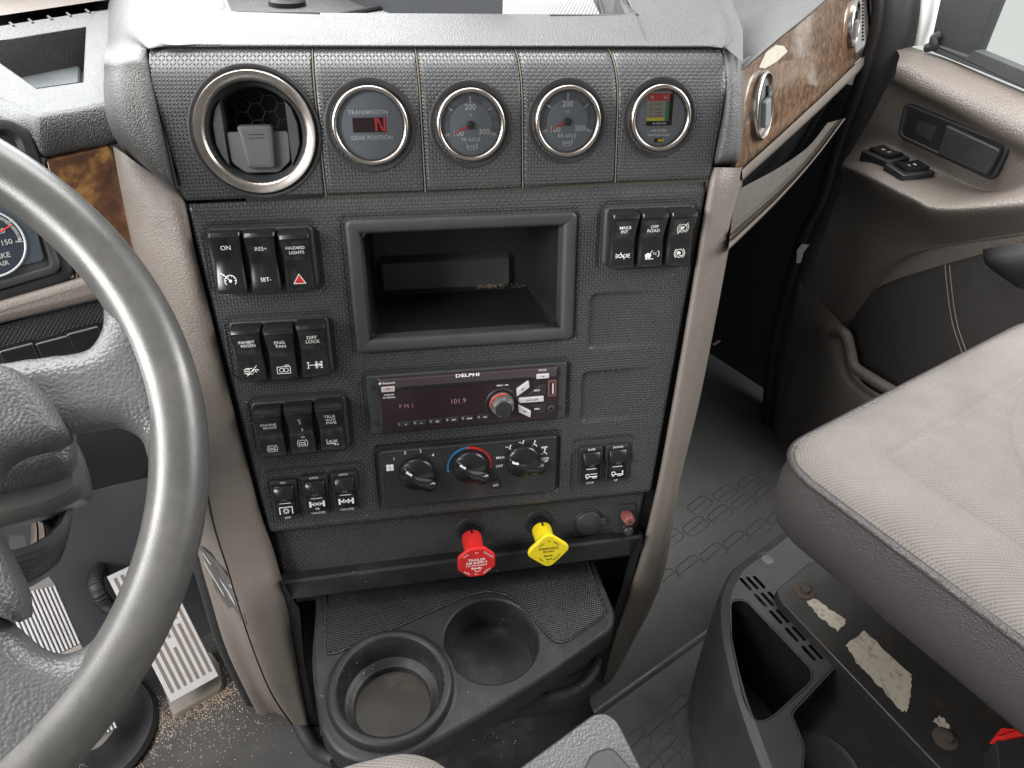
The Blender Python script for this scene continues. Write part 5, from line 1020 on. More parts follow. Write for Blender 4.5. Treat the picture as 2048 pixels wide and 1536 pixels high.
# pull recess
PD = Frame(D.at(0, 0, .012), D.x, D.z)
def lofted_slab(name, fr, pts, r, prof, mt, par, ang=50, front=True):
    m = MB(); m.slab(rpoly([tuple(fr.l(u, v)[:2]) for u, v in pts], r, 6), prof, front=front); o = obj(name, m, mt, None, ang=ang); o.parent = par; o.matrix_local = TM[par.name].inverted() @ fr.mat(); TM[o.name] = fr.mat(); return o
PD = Frame(D.w(1900, 290, .018), D.w(2010, 300, .022)-D.w(1800, 215, .016), (D.w(2010, 300, .022)-D.w(1800, 215, .016)).cross(D.w(1960, 370, .018)-D.w(1985, 280, .018))*-1)
pc = [(1812, 203), (2026, 288), (1990, 362), (1797, 272)]
lofted_slab('pull_cup_frame', PD, pc, .012, [(0, -.004), (0, .004), (.0015, .0055), (.004, .0058), (.006, .004)], K['rubber'], door)
lofted_slab('pull_cup_hollow', PD, [(1822, 214), (1905, 246), (1884, 308), (1808, 268)], .006, [(0, .0042), (0, .0046)], K['deep'], door)
lofted_slab('pull_cup_step', PD, [(1842, 240), (1880, 252), (1866, 283), (1834, 262)], .003, [(0, .0048), (0, .0052)], K['black'], door)
lofted_slab('door_handle', PD, [(1902, 245), (2014, 296), (1984, 350), (1884, 306)], .006, [(0, .004), (0, .012), (.0015, .014), (.003, .0145)], K['black'], door)
# switches on the ledge
LZ = D.w(1790, 350, .075).z
def dswitch(u, v, w_, h_, ang, label, icons):
    a_, b_, c_ = onDoor(u-22, v-9), onDoor(u+22, v+9), onDoor(u-4, v+16); n_ = (b_-a_).cross(c_-a_)
    if n_.z < 0: n_ = -n_
    F = Frame(onDoor(u, v), b_-a_, n_); t = thing('door_switch', label, 'switch', F.mat(0, 0, .006, ang), 'switches on the passenger door ledge')
    m = MB(); m.slab(rr(w_, h_, .003), [(0, -.02), (0, .0015), (.001, .0025)]); part('switch_frame', m, K['black'], t)
    m = MB(); R = []
    for x_ in np.linspace(-1, 1, 13): R.append([(x_*w_*.36, -h_*.32, .003), (x_*w_*.36, -h_*.30, .0060+.002*abs(x_)), (x_*w_*.36, h_*.30, .0060+.002*abs(x_)), (x_*w_*.36, h_*.32, .003)])
    m.grid(R, flip=True); m.add(R[0], [[0, 1, 2, 3]]); m.add(R[-1], [[3, 2, 1, 0]]); part('rocker', m, K['gloss'], t, ang=40)
    k = Ink(lambda x, y: .0065+.002*abs(x)/(w_*.36)); icons(k); part('symbol', k, K['ink'], t)
dswitch(1768, 318, .056, .044, -.05, 'black window switch on the door ledge with two small window symbols', lambda k: [k.line([(x-.0016, -.002), (x-.0016, .0022), (x+.0016, .0022), (x+.0016, -.002)], .0008, closed=True) for x in (-.006, .006)])
dswitch(1816, 346, .064, .040, 1.15, 'black mirror switch on the door ledge, nearest the ledge edge', lambda k: (k.arc(-.006, 0, .0018, 0, 360, .0007, 10), k.arc(.006, 0, .0016, 0, 360, .0007, 10), k.line([(.004, .002), (.008, .003)], .0006)))
# window frame, glass, pillar, seal
win = thing('door_window', 'passenger door window with black frame and bright ground outside', 'window', Matrix.Translation(D.w(2000, 60, -.03)))
DW = Frame(D.at(0, 0, -.03), D.x, D.z)
def dsl(name, pts, h, mt, par, th=.012, r=.002): return lofted_slab(name, Frame(D.at(0, 0, h), D.x, D.z), pts, r, [(0, -th), (0, -.001), (.001, 0)], mt, par)
dsl('window_frame', [(1893, -60), (1995, -60), (1992, 0), (1948, 112), (1932, 112), (1862, 84)], -.020, K['rubber'], win, .03)
dsl('sill_seal', [(1855, 84), (1935, 112), (1950, 100), (2090, 158), (2090, 196), (1960, 142), (1900, 118), (1865, 104)], -.012, K['bezel'], win, .02)
m = MB(); m.grid([[DW.w(1940, 125, -.01), DW.w(2120, 200, -.01)], [DW.w(1990, -60, -.01), DW.w(2120, -60, -.01)]]); part('glass', m, K['wpane'], win, world=True)
pl = thing('door_pillar', 'white painted windshield pillar beside the door window', 'pillar', Matrix.Translation(D.w(1850, 30, -.05)))
m = MB(); m.grid(loft([[D.w(1790, -60, -.08), D.w(1850, -60, -.03), D.w(1895, -60, -.06)], [D.w(1796, 30, -.08), D.w(1845, 30, -.03), D.w(1880, 30, -.06)], [D.w(1800, 92, -.08), D.w(1835, 92, -.035), D.w(1862, 88, -.06)]], 4, 4), flip=True); part('painted_metal', m, K['white'], pl, world=True, ang=180)
m = MB(); m.tube(cr([D.w(1880, 70, -.015), D.w(1868, 76, -.01), D.w(1868, 92, -.01), D.w(1852, 96, -.012)], 5), .006, 8); part('hinge_cover', m, K['rubber'], pl, world=True)
sl = thing('door_seal', 'thick black rubber seal running down the front edge of the door', 'door seal', Matrix.Translation(D.w(1700, 300, 0)))
m = MB(); m.tube(cr([D.w(1800, -60, -.02), D.w(1790, 60, -.02), D.w(1752, 175, -.02), D.w(1700, 300, -.02), D.w(1675, 390, -.02), D.w(1640, 470, -.02), D.w(1610, 560, -.02), D.w(1575, 700, -.02), D.w(1560, 850, -.02)], 8), .030, 12); part('rubber_bead', m, K['rubber'], sl, world=True, ang=180)
m = MB(); m.tube(cr([D.w(1770, -60, .0), D.w(1757, 60, 0), D.w(1722, 175, 0), D.w(1678, 300, 0), D.w(1652, 390, 0), D.w(1612, 470, 0), D.w(1585, 560, 0), D.w(1550, 700, 0), D.w(1535, 850, 0)], 8), .014, 10); part('inner_bead', m, K['black'], sl, world=True, ang=180)
m = MB(); m.grid([[(1.35, -30, .2), (60, -30, .2)], [(1.35, 40, .2), (60, 40, .2)]]); m.v = [(x, y, -.9) for x, y, z in m.v]; tag(obj('ground', m, K['outside']), None, None, kind='structure')
# ================================================================== passenger seat
seat = thing('passenger_seat', 'passenger seat cushion in grey cloth with black vinyl sides', 'seat', Matrix.Translation((.76, -.05, .3)))
sx0, sx1, sy0, sy1 = .484, 1.03, -.42, .246
so = rpoly([(sx0, sy0), (sx1, sy0), (sx1-.01, sy1-.02), (sx0+.02, sy1)], [.05, .05, .08, .045], 12)
ZW = .528
m = MB(); m.slab(so, [(.05, ZW-.115), (.022, ZW-.105), (.006, ZW-.085), (-.003, ZW-.058), (-.004, ZW-.03), (0, ZW-.006)], front=False, back=True); part('cushion_side', m, K['vinyl'], seat, world=True, ang=180)
def seat_h(d, x, y):
    h = .0235*math.sqrt(max(0, 1-(1-min(1, d/.05))**2)); g_ = math.exp(-((d-.068)/.0045)**2)*.004
    ci = math.hypot((x-(sx0+.30))/.19, (y-(sy1-.30))/.20); g2 = math.exp(-((ci-1)/.024)**2)*.004; b_ = .004*sst((d-.068)/.05)+.003*(1-sst(ci))
    return ZW-.004+h+b_-g_-g2+.0010*math.sin(x*43+2)*math.sin(y*31)
m = MB(); pillow(m, so, .0045, seat_h); part('cushion_top', m, K['fabric'], seat, world=True, ang=180)
m = MB(); so2 = [(x, y, ZW-.004) for x, y in inset_poly(so, -.001)]; m.tube(so2, .0042, 8, closed=True); part('welt', m, K['vinyl'], seat, world=True, ang=180)
# seat base
ZB = .235
sbase = thing('pedestal_cover', 'black plastic seat pedestal cover with vent slots, storage pocket and cup well', 'seat base', Matrix.Translation(ZP(1550, 1350, ZB)))
bz = TM[sbase.name].translation
def bp(u, v, z=ZB): p = ZP(u, v, z)-bz; return (p.x, p.y)
bo = rpoly([bp(1660, 1002), bp(1575, 1060), bp(1474, 1134), bp(1446, 1190), bp(1447, 1260), bp(1470, 1370), bp(1515, 1500), bp(1570, 1640), bp(2300, 1640), bp(2100, 1250)], [.01, .01, .014, .02, .05, .05, .05, .05, .01, .01], 6)
ph1 = rpoly([bp(1462, 1202), bp(1490, 1200), bp(1622, 1338), bp(1622, 1362), bp(1540, 1436), bp(1512, 1444), bp(1490, 1402), bp(1464, 1280)], .008, 4)
ph2 = rpoly([bp(1584, 1428), bp(1672, 1334), bp(1900, 1570), bp(1830, 1640), bp(1600, 1640), bp(1610, 1490)], .006, 4)
sv = bp(1642, 1298); ux = Vector((bp(1640, 1325)[0]-bp(1482, 1152)[0], bp(1640, 1325)[1]-bp(1482, 1152)[1])); slots = []
a0 = Vector(bp(1484, 1160)); uy = Vector((-ux.y, ux.x)).normalized()
for i in range(5):
    for j in range(3):
        c = a0+ux*(.05+.2*i+.02*j)+uy*(.009*(j)); d = ux.normalized()*ux.length*.078; n_ = uy*.0024
        slots.append([tuple(c-d+n_*.4), tuple(c-d*.9+n_), tuple(c+d*.9+n_), tuple(c+d+n_*.4), tuple(c+d-n_*.4), tuple(c+d*.9-n_), tuple(c-d*.9-n_), tuple(c-d-n_*.4)])
m = MB(); sheet_with_holes(inset_poly(bo, .008), [ph1, ph2]+slots, 0, m)
m.slab(bo, [(.002, -ZB+.006), (-.002, -.16), (-.006, -.05), (-.006, -.014), (-.002, -.003), (.008, 0)], front=False)
part('cover', m, mat('pedestal_plastic', (.04, .042, .043), .42, .5, grain=.0003, gs=1100, gk='noise', dirt=.2, dcol=(.1, .09, .08), ds=7, speck=.1), sbase, ang=50)
m = MB(); m.slab(ph1, [(-.002, .0005), (0, -.001), (.002, -.06), (.004, -.12)]); part('storage_pocket', m, K['deep'], sbase, ang=50)
m = MB(); m.slab(ph2, [(-.0025, .0008), (0, -.001), (.002, -.045)], front=True); part('tray_well', m, K['black'], sbase, ang=50)
m = MB(); m.lathe([(.046, -.0445), (.045, -.042), (.042, -.0415), (.040, -.0425), (.036, -.0435), (.0001, -.0438)], 40, c=bp(1640, 1545, ZB-.045)); part('cup_ring', m, K['rubber'], sbase)
m = MB()
for s_ in slots: m.add([(p[0], p[1], -.006) for p in s_], [list(range(8))])
m = MB(); qs = [bp(1470, 1140), bp(1500, 1130), bp(1670, 1320), bp(1640, 1340)]; m.add([(p[0], p[1], -.012) for p in qs], [[0, 1, 2, 3]]); part('slot_backing', m, K['deep'], sbase)
m = MB(); c = bp(1535, 1120); m.lathe([(.013, .0006), (.012, -.001), (.0085, -.003), (.0075, .001), (.0001, .0015)], 24, c=c); part('screw_cap', m, mat('screw_cap_grey', (.12, .12, .11), .5), sbase)
# mounting bracket with bolts and worn stickers
br = thing('seat_bracket', 'black steel seat rail bracket with green bolts and torn stickers', 'bracket', Matrix.Translation(ZP(1700, 1280, ZB+.012)))
BK = lambda u, v: tuple((ZP(u, v, ZB+.014)-TM[br.name].translation)[:2])
m = MB(); m.slab(rpoly([BK(1620, 1125), BK(1552, 1180), BK(1560, 1200), BK(1940, 1600), BK(2300, 1600), BK(1760, 1090)], .004), [(0, -.012), (0, .001), (.001, .002)]); part('rail', m, mat('rail_black', (.022, .021, .02), .5, dirt=.3, dcol=(.12, .07, .04), ds=11), br)
for nm, pts in (('sticker', [(1612, 1203), (1628, 1197), (1690, 1240), (1688, 1250), (1676, 1262), (1640, 1235)]), ('sticker', [(1692, 1290), (1730, 1262), (1822, 1350), (1822, 1385), (1815, 1425), (1800, 1420), (1770, 1385), (1720, 1335)]), ('sticker', [(1866, 1440), (1880, 1432), (1900, 1452), (1898, 1462), (1884, 1456)])):
    jr = random.Random(len(pts)); q = []
    for a, b in zip(pts, pts[1:]+pts[:1]):
        for t in np.linspace(0, 1, 9)[:8]: q.append((a[0]+(b[0]-a[0])*t+jr.uniform(-2.2, 2.2), a[1]+(b[1]-a[1])*t+jr.uniform(-2.2, 2.2)))
    m = MB(); m.slab([BK(*p) for p in q], [(0, .002), (0, .0026)]); part(nm, m, K['sticker'], br)
for u, v in ((1608, 1183), (1890, 1478)):
    c = BK(u, v); m = MB(); m.lathe([(.0125, .002), (.0125, .0035), (.0085, .0045), (.0001, .005)], 22, c=c); m.lathe([(.0065, .0045), (.0065, .009), (.0001, .0095)], 6, c=c); part('bolt', m, K['rust'], br)
bl = thing('belt_buckle', 'red seat belt buckle tip at the lower right edge of the seat', 'seat belt buckle', Matrix.Translation(ZP(2020, 1465, .34)))
m = MB(); BU = lambda u, v: tuple((ZP(u, v, .34)-TM[bl.name].translation)[:2]); m.slab(rpoly([BU(1990, 1475), BU(2003, 1455), BU(2030, 1458), BU(2090, 1440), BU(2090, 1462), BU(2010, 1478)], .002), [(0, -.012), (0, .0), (.001, .001)]); part('release_button', m, K['red'], bl)
m = MB(); m.slab(rpoly([BU(1995, 1478), BU(2090, 1465), BU(2120, 1600), BU(2010, 1600)], .003), [(0, -.03), (0, -.004), (.001, -.003)]); part('buckle_housing', m, K['black'], bl)
# ================================================================== floor console box and driver seat corner
ZC = .58
cb = thing('console_box', 'grained grey-black box end in the lower foreground below the cup holders', 'console box', Matrix.Translation(ZP(1150, 1500, ZC)))
CB = lambda u, v: tuple((ZP(u, v, ZC)-TM[cb.name].translation)[:2])
m = MB(); m.slab(rpoly([CB(985, 1570), CB(1185, 1424), CB(1212, 1420), CB(1238, 1438), CB(1330, 1620), CB(1000, 1700)], [.004, .012, .008, .02, .004, .004], 5), [(-.010, -.10), (-.004, -.03), (0, -.006), (.0008, -.002), (.0022, 0)]); part('lid', m, mat('grained_black_lid', (.045, .047, .05), .42, .5, grain=.0003, gs=700), cb, ang=60)
m = MB(); m.slab(rpoly([CB(1150, 1575), CB(1182, 1512), CB(1222, 1500), CB(1275, 1560), CB(1290, 1640)], .004, 5), [(0, -.001), (0, .004), (.001, .0055), (.0022, .006)]); part('raised_tray', m, K['black'], cb, ang=50)
dsx = thing('driver_seat', 'rounded grey cloth front corner of the driver seat at the bottom edge', 'seat', Matrix.Translation(ZP(670, 1540, .55)))
c0_ = ZP(672, 1506, .55); m = MB(); m.slab(rpoly([(c0_.x-.060, c0_.y-.30), (c0_.x+.085, c0_.y-.30), (c0_.x+.052, c0_.y-.018), (c0_.x-.010, c0_.y+.004), (c0_.x-.052, c0_.y-.014)], .03, 8), [(.012, .45), (0, .50), (0, .53), (.006, .542), (.016, .55), (.03, .555)]); part('cushion', m, K['fabric'], dsx, world=True, ang=180)
# ================================================================== steering wheel
SW = Vector((-.174, .419, .98-.263)); WF = Frame(SW, (1, 0, 0), (0, -math.cos(.8052), math.sin(.8052)))
wh = thing('steering_wheel', 'worn grey-black steering wheel with wide spokes', 'steering wheel', WF.mat())
RW, rw = .2125, .0168
m = MB(); rows = []
for i in range(160):
    a = 2*PI*i/160; rows.append([((RW+rw*math.cos(b)*1.02)*math.cos(a), (RW+rw*math.cos(b)*1.02)*math.sin(a), rw*math.sin(b)*.98) for b in np.linspace(0, 2*PI, 25)[:24]])
m.grid(rows, cu=True, cv=True); part('rim', m, K['wheelr'], wh, ang=180)
def wl(u, v, h=0): p = WF.l(u, v, h); return (p.x, p.y)
def spoke(pts, r, nm='spoke'):
    m = MB(); o = rpoly([wl(u, v, .004) for u, v in pts], r, 8); pillow(m, o, .0022, lambda d, x, y: -.004+.0135*math.sqrt(max(0, 1-(1-min(1, d/.017))**2))); m.slab(o, [(.003, -.012), (0, -.008), (0, -.004)], front=False); return part(nm, m, K['wheelpad'], wh, ang=180)
spoke([(262, 535), (205, 585), (206, 650), (178, 698), (60, 712), (-160, 745), (-160, 905), (0, 880), (155, 862), (240, 848), (285, 872), (298, 925), (350, 920), (352, 760), (310, 620)], [.01, .02, .02, .03, .03, .01, .01, .02, .02, .02, .02, .012, .01, .02, .02])
spoke([(-150, 1180), (0, 1235), (45, 1272), (78, 1302), (122, 1317), (172, 1298), (220, 1235), (255, 1240), (230, 1370), (140, 1500), (0, 1620), (-200, 1640)], [.01, .02, .02, .02, .02, .02, .01, .01, .02, .02, .02, .01])
o = rpoly([wl(-500, 700, .02), wl(-100, 715, .02), (wl(20, 722, .02)), wl(90, 780, .02), wl(135, 862, .02), wl(110, 880, .02), wl(0, 905, .02), wl(-60, 1000, .02), wl(0, 1110, .02), wl(38, 1190, .02), wl(42, 1252, .02), wl(0, 1240, .02), wl(-100, 1200, .02), wl(-400, 1200, .02)], .014, 8)
m = MB(); pillow(m, o, .003, lambda d, x, y: .010+.012*math.sqrt(max(0, 1-(1-min(1, d/.014))**2))); m.slab(o, [(0, -.02), (0, .010)], front=False); part('horn_pad', m, K['padblack'], wh, ang=180)
# column shroud behind the wheel
CF = Frame(WF.at(0, 0, -.085), WF.x, WF.z)
col = thing('steering_column', 'grey-black steering column cover under the wheel', 'steering column', CF.mat())
m = MB(); cl_ = lambda u, v: tuple(CF.l(u, v)[:2]); m.slab(rpoly([cl_(-200, 860), cl_(130, 850), cl_(165, 905), cl_(178, 985), cl_(110, 1022), cl_(0, 1052), cl_(-200, 1080)], .02, 8), [(.004, -.10), (0, -.02), (.002, -.006), (.008, 0)]); part('shroud', m, K['wheelr'], col, ang=60)
m = MB(); m.slab(rpoly([cl_(-200, 850), cl_(150, 835), cl_(158, 950), cl_(60, 975), cl_(-200, 1030)], .012, 8), [(0, .0), (0, .018), (.004, .024), (.012, .026)]); part('shroud_cap', m, K['wheelpad'], col, ang=60)
m = MB(); pts = [CF.at(*CF.l(u, v, -.05)[:2], -.05-.02*i) for i, (u, v) in enumerate([(20, 1010), (10, 1035), (-2, 1060), (-20, 1100)])]; m.tube(cr(pts, 8), [(.035+.004*math.sin(i*1.6)) for i in range(25)], 20, cap=False); part('boot', m, K['rubber'], col, world=True, ang=60)
# curved strap and shaft between column and pedals
st_f = Frame((-.19, .74, .3), (1, 0, 0), (0, -.8, .6)); lk = thing('column_strap', 'brown-black curved cover beside the brake pedal', 'cover', Matrix.Translation(st_f.w(70, 1080)))
a_ = [(60, 1025), (62, 1060), (58, 1100), (38, 1140), (25, 1158)]; b_ = [(86, 1028), (100, 1062), (98, 1100), (76, 1140), (50, 1168)]
m = MB(); rows = []
for f, h in ((0, -.02), (0, .005), (.3, .009), (.36, .004), (.42, .009), (.7, .010), (.76, .005), (.82, .010), (1, .004), (1, -.02)): rows.append([st_f.w(p[0]+(q[0]-p[0])*f, p[1]+(q[1]-p[1])*f, h) for p, q in zip(a_, b_)])
m.grid(loft(rows, 1, 6), flip=True); part('strap', m, mat('brown_black', (.05, .035, .025), .5, dirt=.3), lk, world=True, ang=60)
m = MB(); m.grid([[st_f.w(20, 1070, -.03), st_f.w(50, 1072, -.03)], [st_f.w(15, 1110, -.03), st_f.w(70, 1150, -.03)]]); part('shaft_cover', m, K['bezel'], lk, world=True)
# ================================================================== pedals
t45 = math.radians(48)
acc_o = ZP(342, 1406, .055); AF = Frame(acc_o, (1, 0, 0), (0, -math.sin(t45), math.cos(t45)))
acc = thing('accelerator_pedal', 'flat silver accelerator pedal with long grooves', 'pedal', AF.mat())
al = lambda u, v, h=0: Vector(AF.l(u, v, h)[:2])
A0, A1, A2 = al(342, 1406), al(438, 1352), al(214, 1154); wx = (A1-A0); ly = (A2-A0); print('acc', wx, ly)
W0 = wx.length; L0 = ly.dot(Vector((-wx.y, wx.x)).normalized()); ux_, uy_ = wx.normalized(), ly/ly.length; LL = ly.length
def ap(s, t): p = A0+ux_*(s*W0)+uy_*(t*LL); return (p.x, p.y)
m = MB(); m.slab([ap(0, 0), ap(1, 0), ap(1, 1), ap(0, 1)], [(0, -.010), (0, -.001), (.0008, 0)], back=True)
part('tread_plate', m, K['alu'], acc)
gr = MB()
for i in range(7):
    s = .11+i*.13
    segs = [(.06, .34), (.42, .97)] if i in (3,) else ([(.06, .48), (.52, .97)] if i % 2 else [(.06, .97)])
    for a, b in segs: gr.slab([ap(s-.028, a), ap(s+.028, a), ap(s+.028, b), ap(s-.028, b)], [(0, .0), (0, .0007)])
part('groove', gr, mat('dirty_groove', (.16, .13, .11), .8), acc)
m = MB(); m.slab(rpoly([tuple((ZP(u, v, .022))[:2]) for u, v in ((318, 1350), (345, 1432), (446, 1374), (440, 1330), (420, 1300))], .008), [(0, .01), (0, .020), (.001, .022)]); part('base_bracket', m, mat('dusty_bracket', (.2, .18, .155), .7, dirt=.5), acc, world=True)
m = MB(); HF = Frame((0, .8, .3), (1, 0, 0), (0, -1, .3)); hw = [HF.w(205, 1128, -.10), HF.w(192, 1150, -.04), HF.w(194, 1180), HF.w(212, 1208), HF.w(234, 1224)]; c_ = cr(hw, 12); m.tube(c_, [.009+.0012*(i % 2) for i in range(len(c_))], 12, cap=False)
hs = thing('corrugated_hose', 'black corrugated hose beside the accelerator pedal', 'hose', Matrix.Translation(hw[0])); part('conduit', m, K['rubber'], hs, world=True, ang=30)
BF = Frame(ZP(235, 1453, .06), (1, 0, 0), (0, -math.sin(math.radians(48)), math.cos(math.radians(48))))
brk = thing('brake_pedal', 'ribbed silver treadle brake pedal with WABCO lettering', 'pedal', BF.mat())
bl_ = lambda u, v: tuple(BF.l(u, v)[:2])
bo_ = rpoly([bl_(5, 1166), bl_(60, 1143), bl_(94, 1146), bl_(112, 1168), bl_(170, 1305), bl_(236, 1453), bl_(195, 1505), bl_(130, 1500), bl_(28, 1240)], [.012, .01, .01, .01, .02, .01, .02, .01, .02], 5)
m = MB(); m.slab(bo_, [(.002, -.012), (0, -.002), (.001, 0)], back=True); part('treadle', m, mat('ribbed_groove', (.13, .12, .115), .6), brk)
P0, P1 = Vector(bl_(109, 1163)), Vector(bl_(236, 1453)); dl_ = (P1-P0).normalized(); nn_ = Vector((dl_.y, -dl_.x)); 
if (Vector(bl_(5, 1166))-P0).dot(nn_) < 0: nn_ = -nn_
wtot = abs((Vector(bl_(28, 1240))-P0).dot(nn_)); m = MB(); Lb = (P1-P0).length
for i in range(12):
    o_ = P0+nn_*(wtot*(i+.5)/12); e0 = .0+.02*abs(i-5)*.25; 
    for (a, b) in ((e0, .42), (.58, 1.0)):
        c1b, c2b = o_+dl_*(Lb*a), o_+dl_*(Lb*b); h_ = nn_*(wtot/12*.28); m.slab([tuple(c1b-h_), tuple(c2b-h_), tuple(c2b+h_), tuple(c1b+h_)], [(0, 0), (0, .0025), (.0005, .003)])
part('rib', m, K['alu'], brk)
c_ = P0+dl_*Lb*.5+nn_*wtot*.5; m = MB(); a_ = dl_*Lb*.075; b_ = nn_*wtot*.49; m.slab([tuple(c_-a_-b_), tuple(c_+a_-b_), tuple(c_+a_+b_), tuple(c_-a_+b_)], [(0, 0), (0, .002), (.0005, .0025)]); part('name_plate', m, mat('worn_plate', (.33, .29, .26), .5, metal=.6, dirt=.4), brk)
k = Ink(lambda x, y: .003); k.text('WABCO', c_.x, c_.y, .012, .02, rot=math.atan2(-nn_.y, -nn_.x), xs=1.1); part('lettering', k, mat('embossed_plate', (.5, .47, .43), .5, metal=.4), brk)
m = MB(); cc_ = ZP(170, 1455, .03); m.lathe([(.082, .002), (.085, .014), (.080, .020), (.070, .020), (.062, .012), (.0001, .012)], 40, c=(cc_.x, cc_.y)); part('base_dish', m, K['rubber'], brk, world=True, ang=50)
# ================================================================== left dash and instruments
LF = Frame(P.w(285, 420, -.045), (1, .0, 0), (0, -math.cos(math.radians(22)), math.sin(math.radians(22))))
ld = thing('instrument_dash', 'driver side dashboard with instrument cluster, burl wood trim and vinyl hood', 'dashboard', Matrix.Translation(LF.w(150, 300)))
def lsl(name, pts, r, prof, mt, fr=LF, par=ld, **k): return lofted_slab(name, fr, pts, r, prof, mt, par, **k)
lsl('wood_trim', [(88, 318), (216, 290), (226, 298), (288, 528), (272, 575), (150, 560)], .003, [(0, -.01), (0, .001), (.0015, .0028), (.003, .003)], K['woodl'])
lsl('cluster_frame', [(-200, 240), (20, 236), (62, 262), (84, 320), (100, 400), (155, 555), (0, 606), (-200, 650)], .012, [(0, -.02), (0, .004), (.002, .006), (.008, .006), (.012, .001)], K['black'])
lsl('cluster_inner_frame', [(-200, 300), (28, 300), (60, 340), (122, 530), (112, 545), (0, 578), (-200, 620)], .008, [(0, .001), (0, .009), (.001, .010), (.005, .010), (.007, .006)], K['bezel'])
lsl('cluster_glass', [(-200, 320), (20, 320), (45, 350), (88, 520), (-200, 580)], .004, [(0, .006), (0, .0085)], mat('smoky_glass', (.05, .06, .075), .12, .6, rvar=.04, dirt=.2, dcol=(.2, .2, .2), ds=10))
gq = LF.l(-30, 487, .009); ga = thing('air_gauge', 'round brake air pressure gauge marked 120 and 150 behind the wheel', 'gauge', LF.mat(gq.x, gq.y, .009) @ Matrix.Scale(.72, 4))
m = MB(); m.lathe([(.0345, 0), (.0345, .0012), (.0335, .0016), (.0325, .0010)], 48); part('bezel_ring', m, mat('grey_ring', (.4, .42, .43), .4), ga)
m = MB(); m.lathe([(.0328, .0004), (.0001, .0004)], 44); part('dial', m, mat('blue_dial', (.025, .032, .045), .3), ga)
k = Ink(lambda x, y: .0010); k.text('120', .0150, .0085, .0050, .02); k.text('150', .0175, -.0030, .0050, .02); k.text('BRAKE', .0060, -.0150, .0050, .02); k.text('AIR', .0080, -.0225, .0045, .02); k.arc(0, 0, .0295, -5, 80, .003, 20); k.line([(.0255, -.004), (.031, -.005)], .0012); k.line([(.024, .0145), (.030, .0175)], .0012); part('lettering', k, K['inkdim'], ga)
k = Ink(lambda x, y: .0018); k.line([(-.01, -.001), (.0275, .0125)], .0011); part('needle', k, K['inkred'], ga)
lsl('brown_strip', [(-200, 668), (0, 600), (210, 540), (230, 590), (185, 600), (0, 645), (-200, 705)], .003, [(0, -.03), (0, .008), (.002, .011), (.006, .012)], K['taupe'], ang=60)
lsl('ribbed_strip', [(-200, 710), (0, 648), (200, 592), (230, 640), (180, 660), (0, 715), (-200, 760)], .003, [(0, -.03), (0, .0), (.001, .001)], K['matr'])
for a in ((0, 700, 78, 712), (78, 684, 140, 698), (140, 664, 200, 680)):
    sw = thing('rocker_switch', {0: 'black rocker switch top half hidden behind the spoke, leftmost under the ribbed strip', 78: 'black rocker switch behind the spoke, middle one under the ribbed strip', 140: 'black rocker switch behind the spoke, rightmost under the ribbed strip'}[a[0]], 'switch', LF.mat(*LF.l((a[0]+a[2])/2, (a[1]+a[3])/2)[:2], 0), 'rocker switches under the instrument cluster')
    m = MB(); m.slab(rr(.026, .04, .003, 0, -.012), [(0, -.01), (0, .006), (.0015, .009), (.003, .010)]); part('rocker', m, K['gloss'], sw)
lsl('lower_dash', [(-400, 760), (0, 716), (190, 660), (300, 660), (330, 800), (300, 960), (150, 1000), (-400, 1100)], .01, [(0, -.05), (0, -.012), (.002, -.010)], K['black'])
lsl('knee_panel', [(-400, 900), (300, 880), (330, 900), (350, 960), (120, 1010), (-400, 1150)], .01, [(0, -.06), (0, -.022), (.002, -.02)], K['black'])
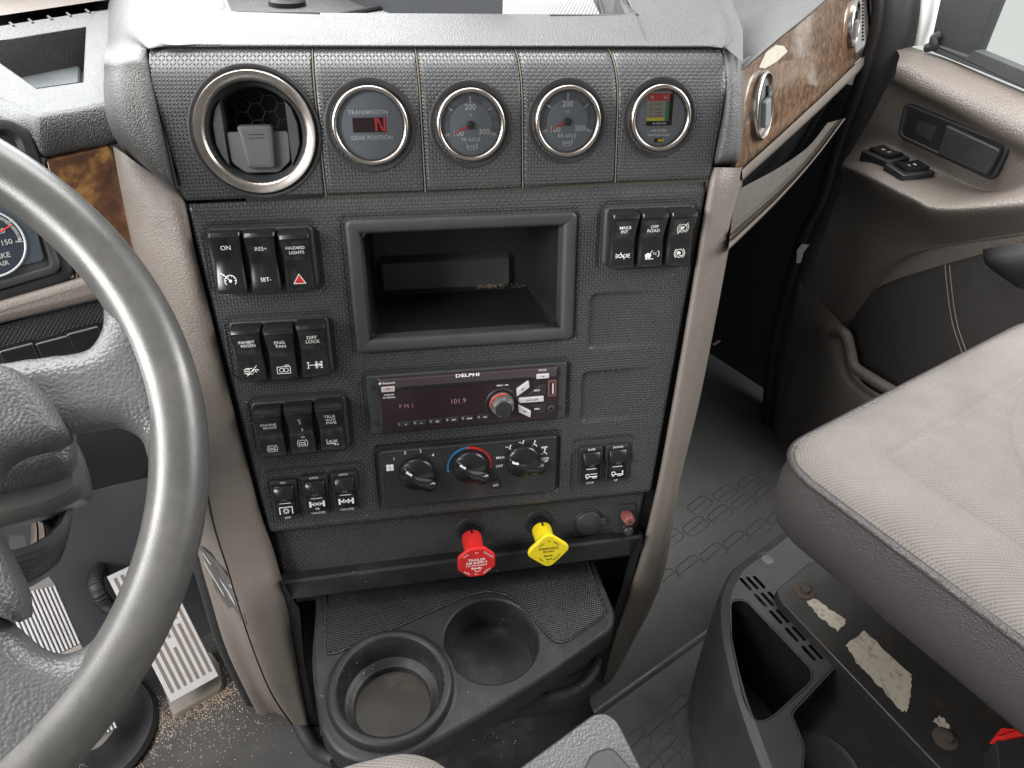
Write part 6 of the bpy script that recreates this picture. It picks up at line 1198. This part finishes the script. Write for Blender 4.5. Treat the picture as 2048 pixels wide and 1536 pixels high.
# vinyl hood over the cluster and the shelf above with its recess
zq = LF.w(150, 214, .0).z
def hcol(u, ve, ub, vb):
    a, b, c = ZP(u, ve-8, zq), ZP(u, ve, zq-.001), LF.w(ub, vb, .002); n_ = LF.z
    return [ZP(u, ve-26, zq), a, b, b.lerp(c, .12)+n_*.003, b.lerp(c, .45)+n_*.005, b.lerp(c, .85)+n_*.004, c, c-n_*.012]
m = MB(); m.grid(loft([hcol(-200, 120, -200, 190), hcol(-60, 172, -60, 218), hcol(0, 199, 0, 236), hcol(40, 216, 42, 256), hcol(72, 229, 70, 290), hcol(92, 229, 88, 314), hcol(140, 221, 142, 304), hcol(203, 209, 222, 289), hcol(218, 207, 234, 286)], 5, 3)); part('hood', m, K['cowl'], ld, world=True, ang=180)
def flat(nm, pts, z, mt=None):
    m = MB(); m.add([ZP(u, v, z) for u, v in pts], [list(range(len(pts)))]); part(nm, m, mt or K['cowl'], ld, world=True)
flat('shelf_top', [(172, 54), (166, 163), (72, 176), (0, 126), (-60, 92), (-60, 180), (0, 196), (72, 226), (205, 206), (222, 205), (226, 18), (190, 24)], zq-.0005)
flat('shelf_back', [(-60, 90), (172, 53), (190, 23), (226, 17), (0, 52), (-60, 62)], zq-.0006)
dz = Vector((0, 0, .034)); m = MB(); a, b, c, d, e = ZP(-60, 92, zq), ZP(172, 54, zq), ZP(166, 163, zq), ZP(72, 176, zq), ZP(0, 126, zq)
m.grid([[a, b, c, d, e], [p-dz*1.3 for p in (a, b, c, d, e)]]); part('recess_wall', m, K['cowl'], ld, world=True)
flat('recess_floor', [(-80, 100), (180, 50), (180, 190), (60, 200), (-60, 130)], zq-.040)
m = MB(); q = [ZP(u, v, zq-.034) for u, v in ((-60, 126), (160, 92), (158, 185), (70, 195), (-60, 140))]; m.slab([(p.x, p.y) for p in q], [(0, zq-.040), (0, zq-.036), (.0015, zq-.034)]); part('recess_mat', m, mat('grey_mat', (.1, .112, .12), .35, .5, grain=.0004, gs=900), ld, world=True)
# defrost slot with fins, at the top left
m = MB(); m.grid([[ZP(-60, 62, zq-.012), ZP(222, 16, zq-.012)], [ZP(-60, 36, zq-.012), ZP(222, -6, zq-.012)]]); part('defrost_slot', m, K['deep'], ld, world=True)
for i in range(5):
    u = 28+i*38; v = 52-i*6.5; m = MB(); m.tube([ZP(u, v, zq), ZP(u-8, v-6, zq-.004)], .0014, 5); part('defrost_fin', m, K['cowl'], ld, world=True)
m = MB(); m.grid([[ZP(-60, 40, zq), ZP(222, -2, zq)], [ZP(-60, -80, zq), ZP(222, -80, zq)]]); part('defrost_lip', m, K['taupe'], ld, world=True)
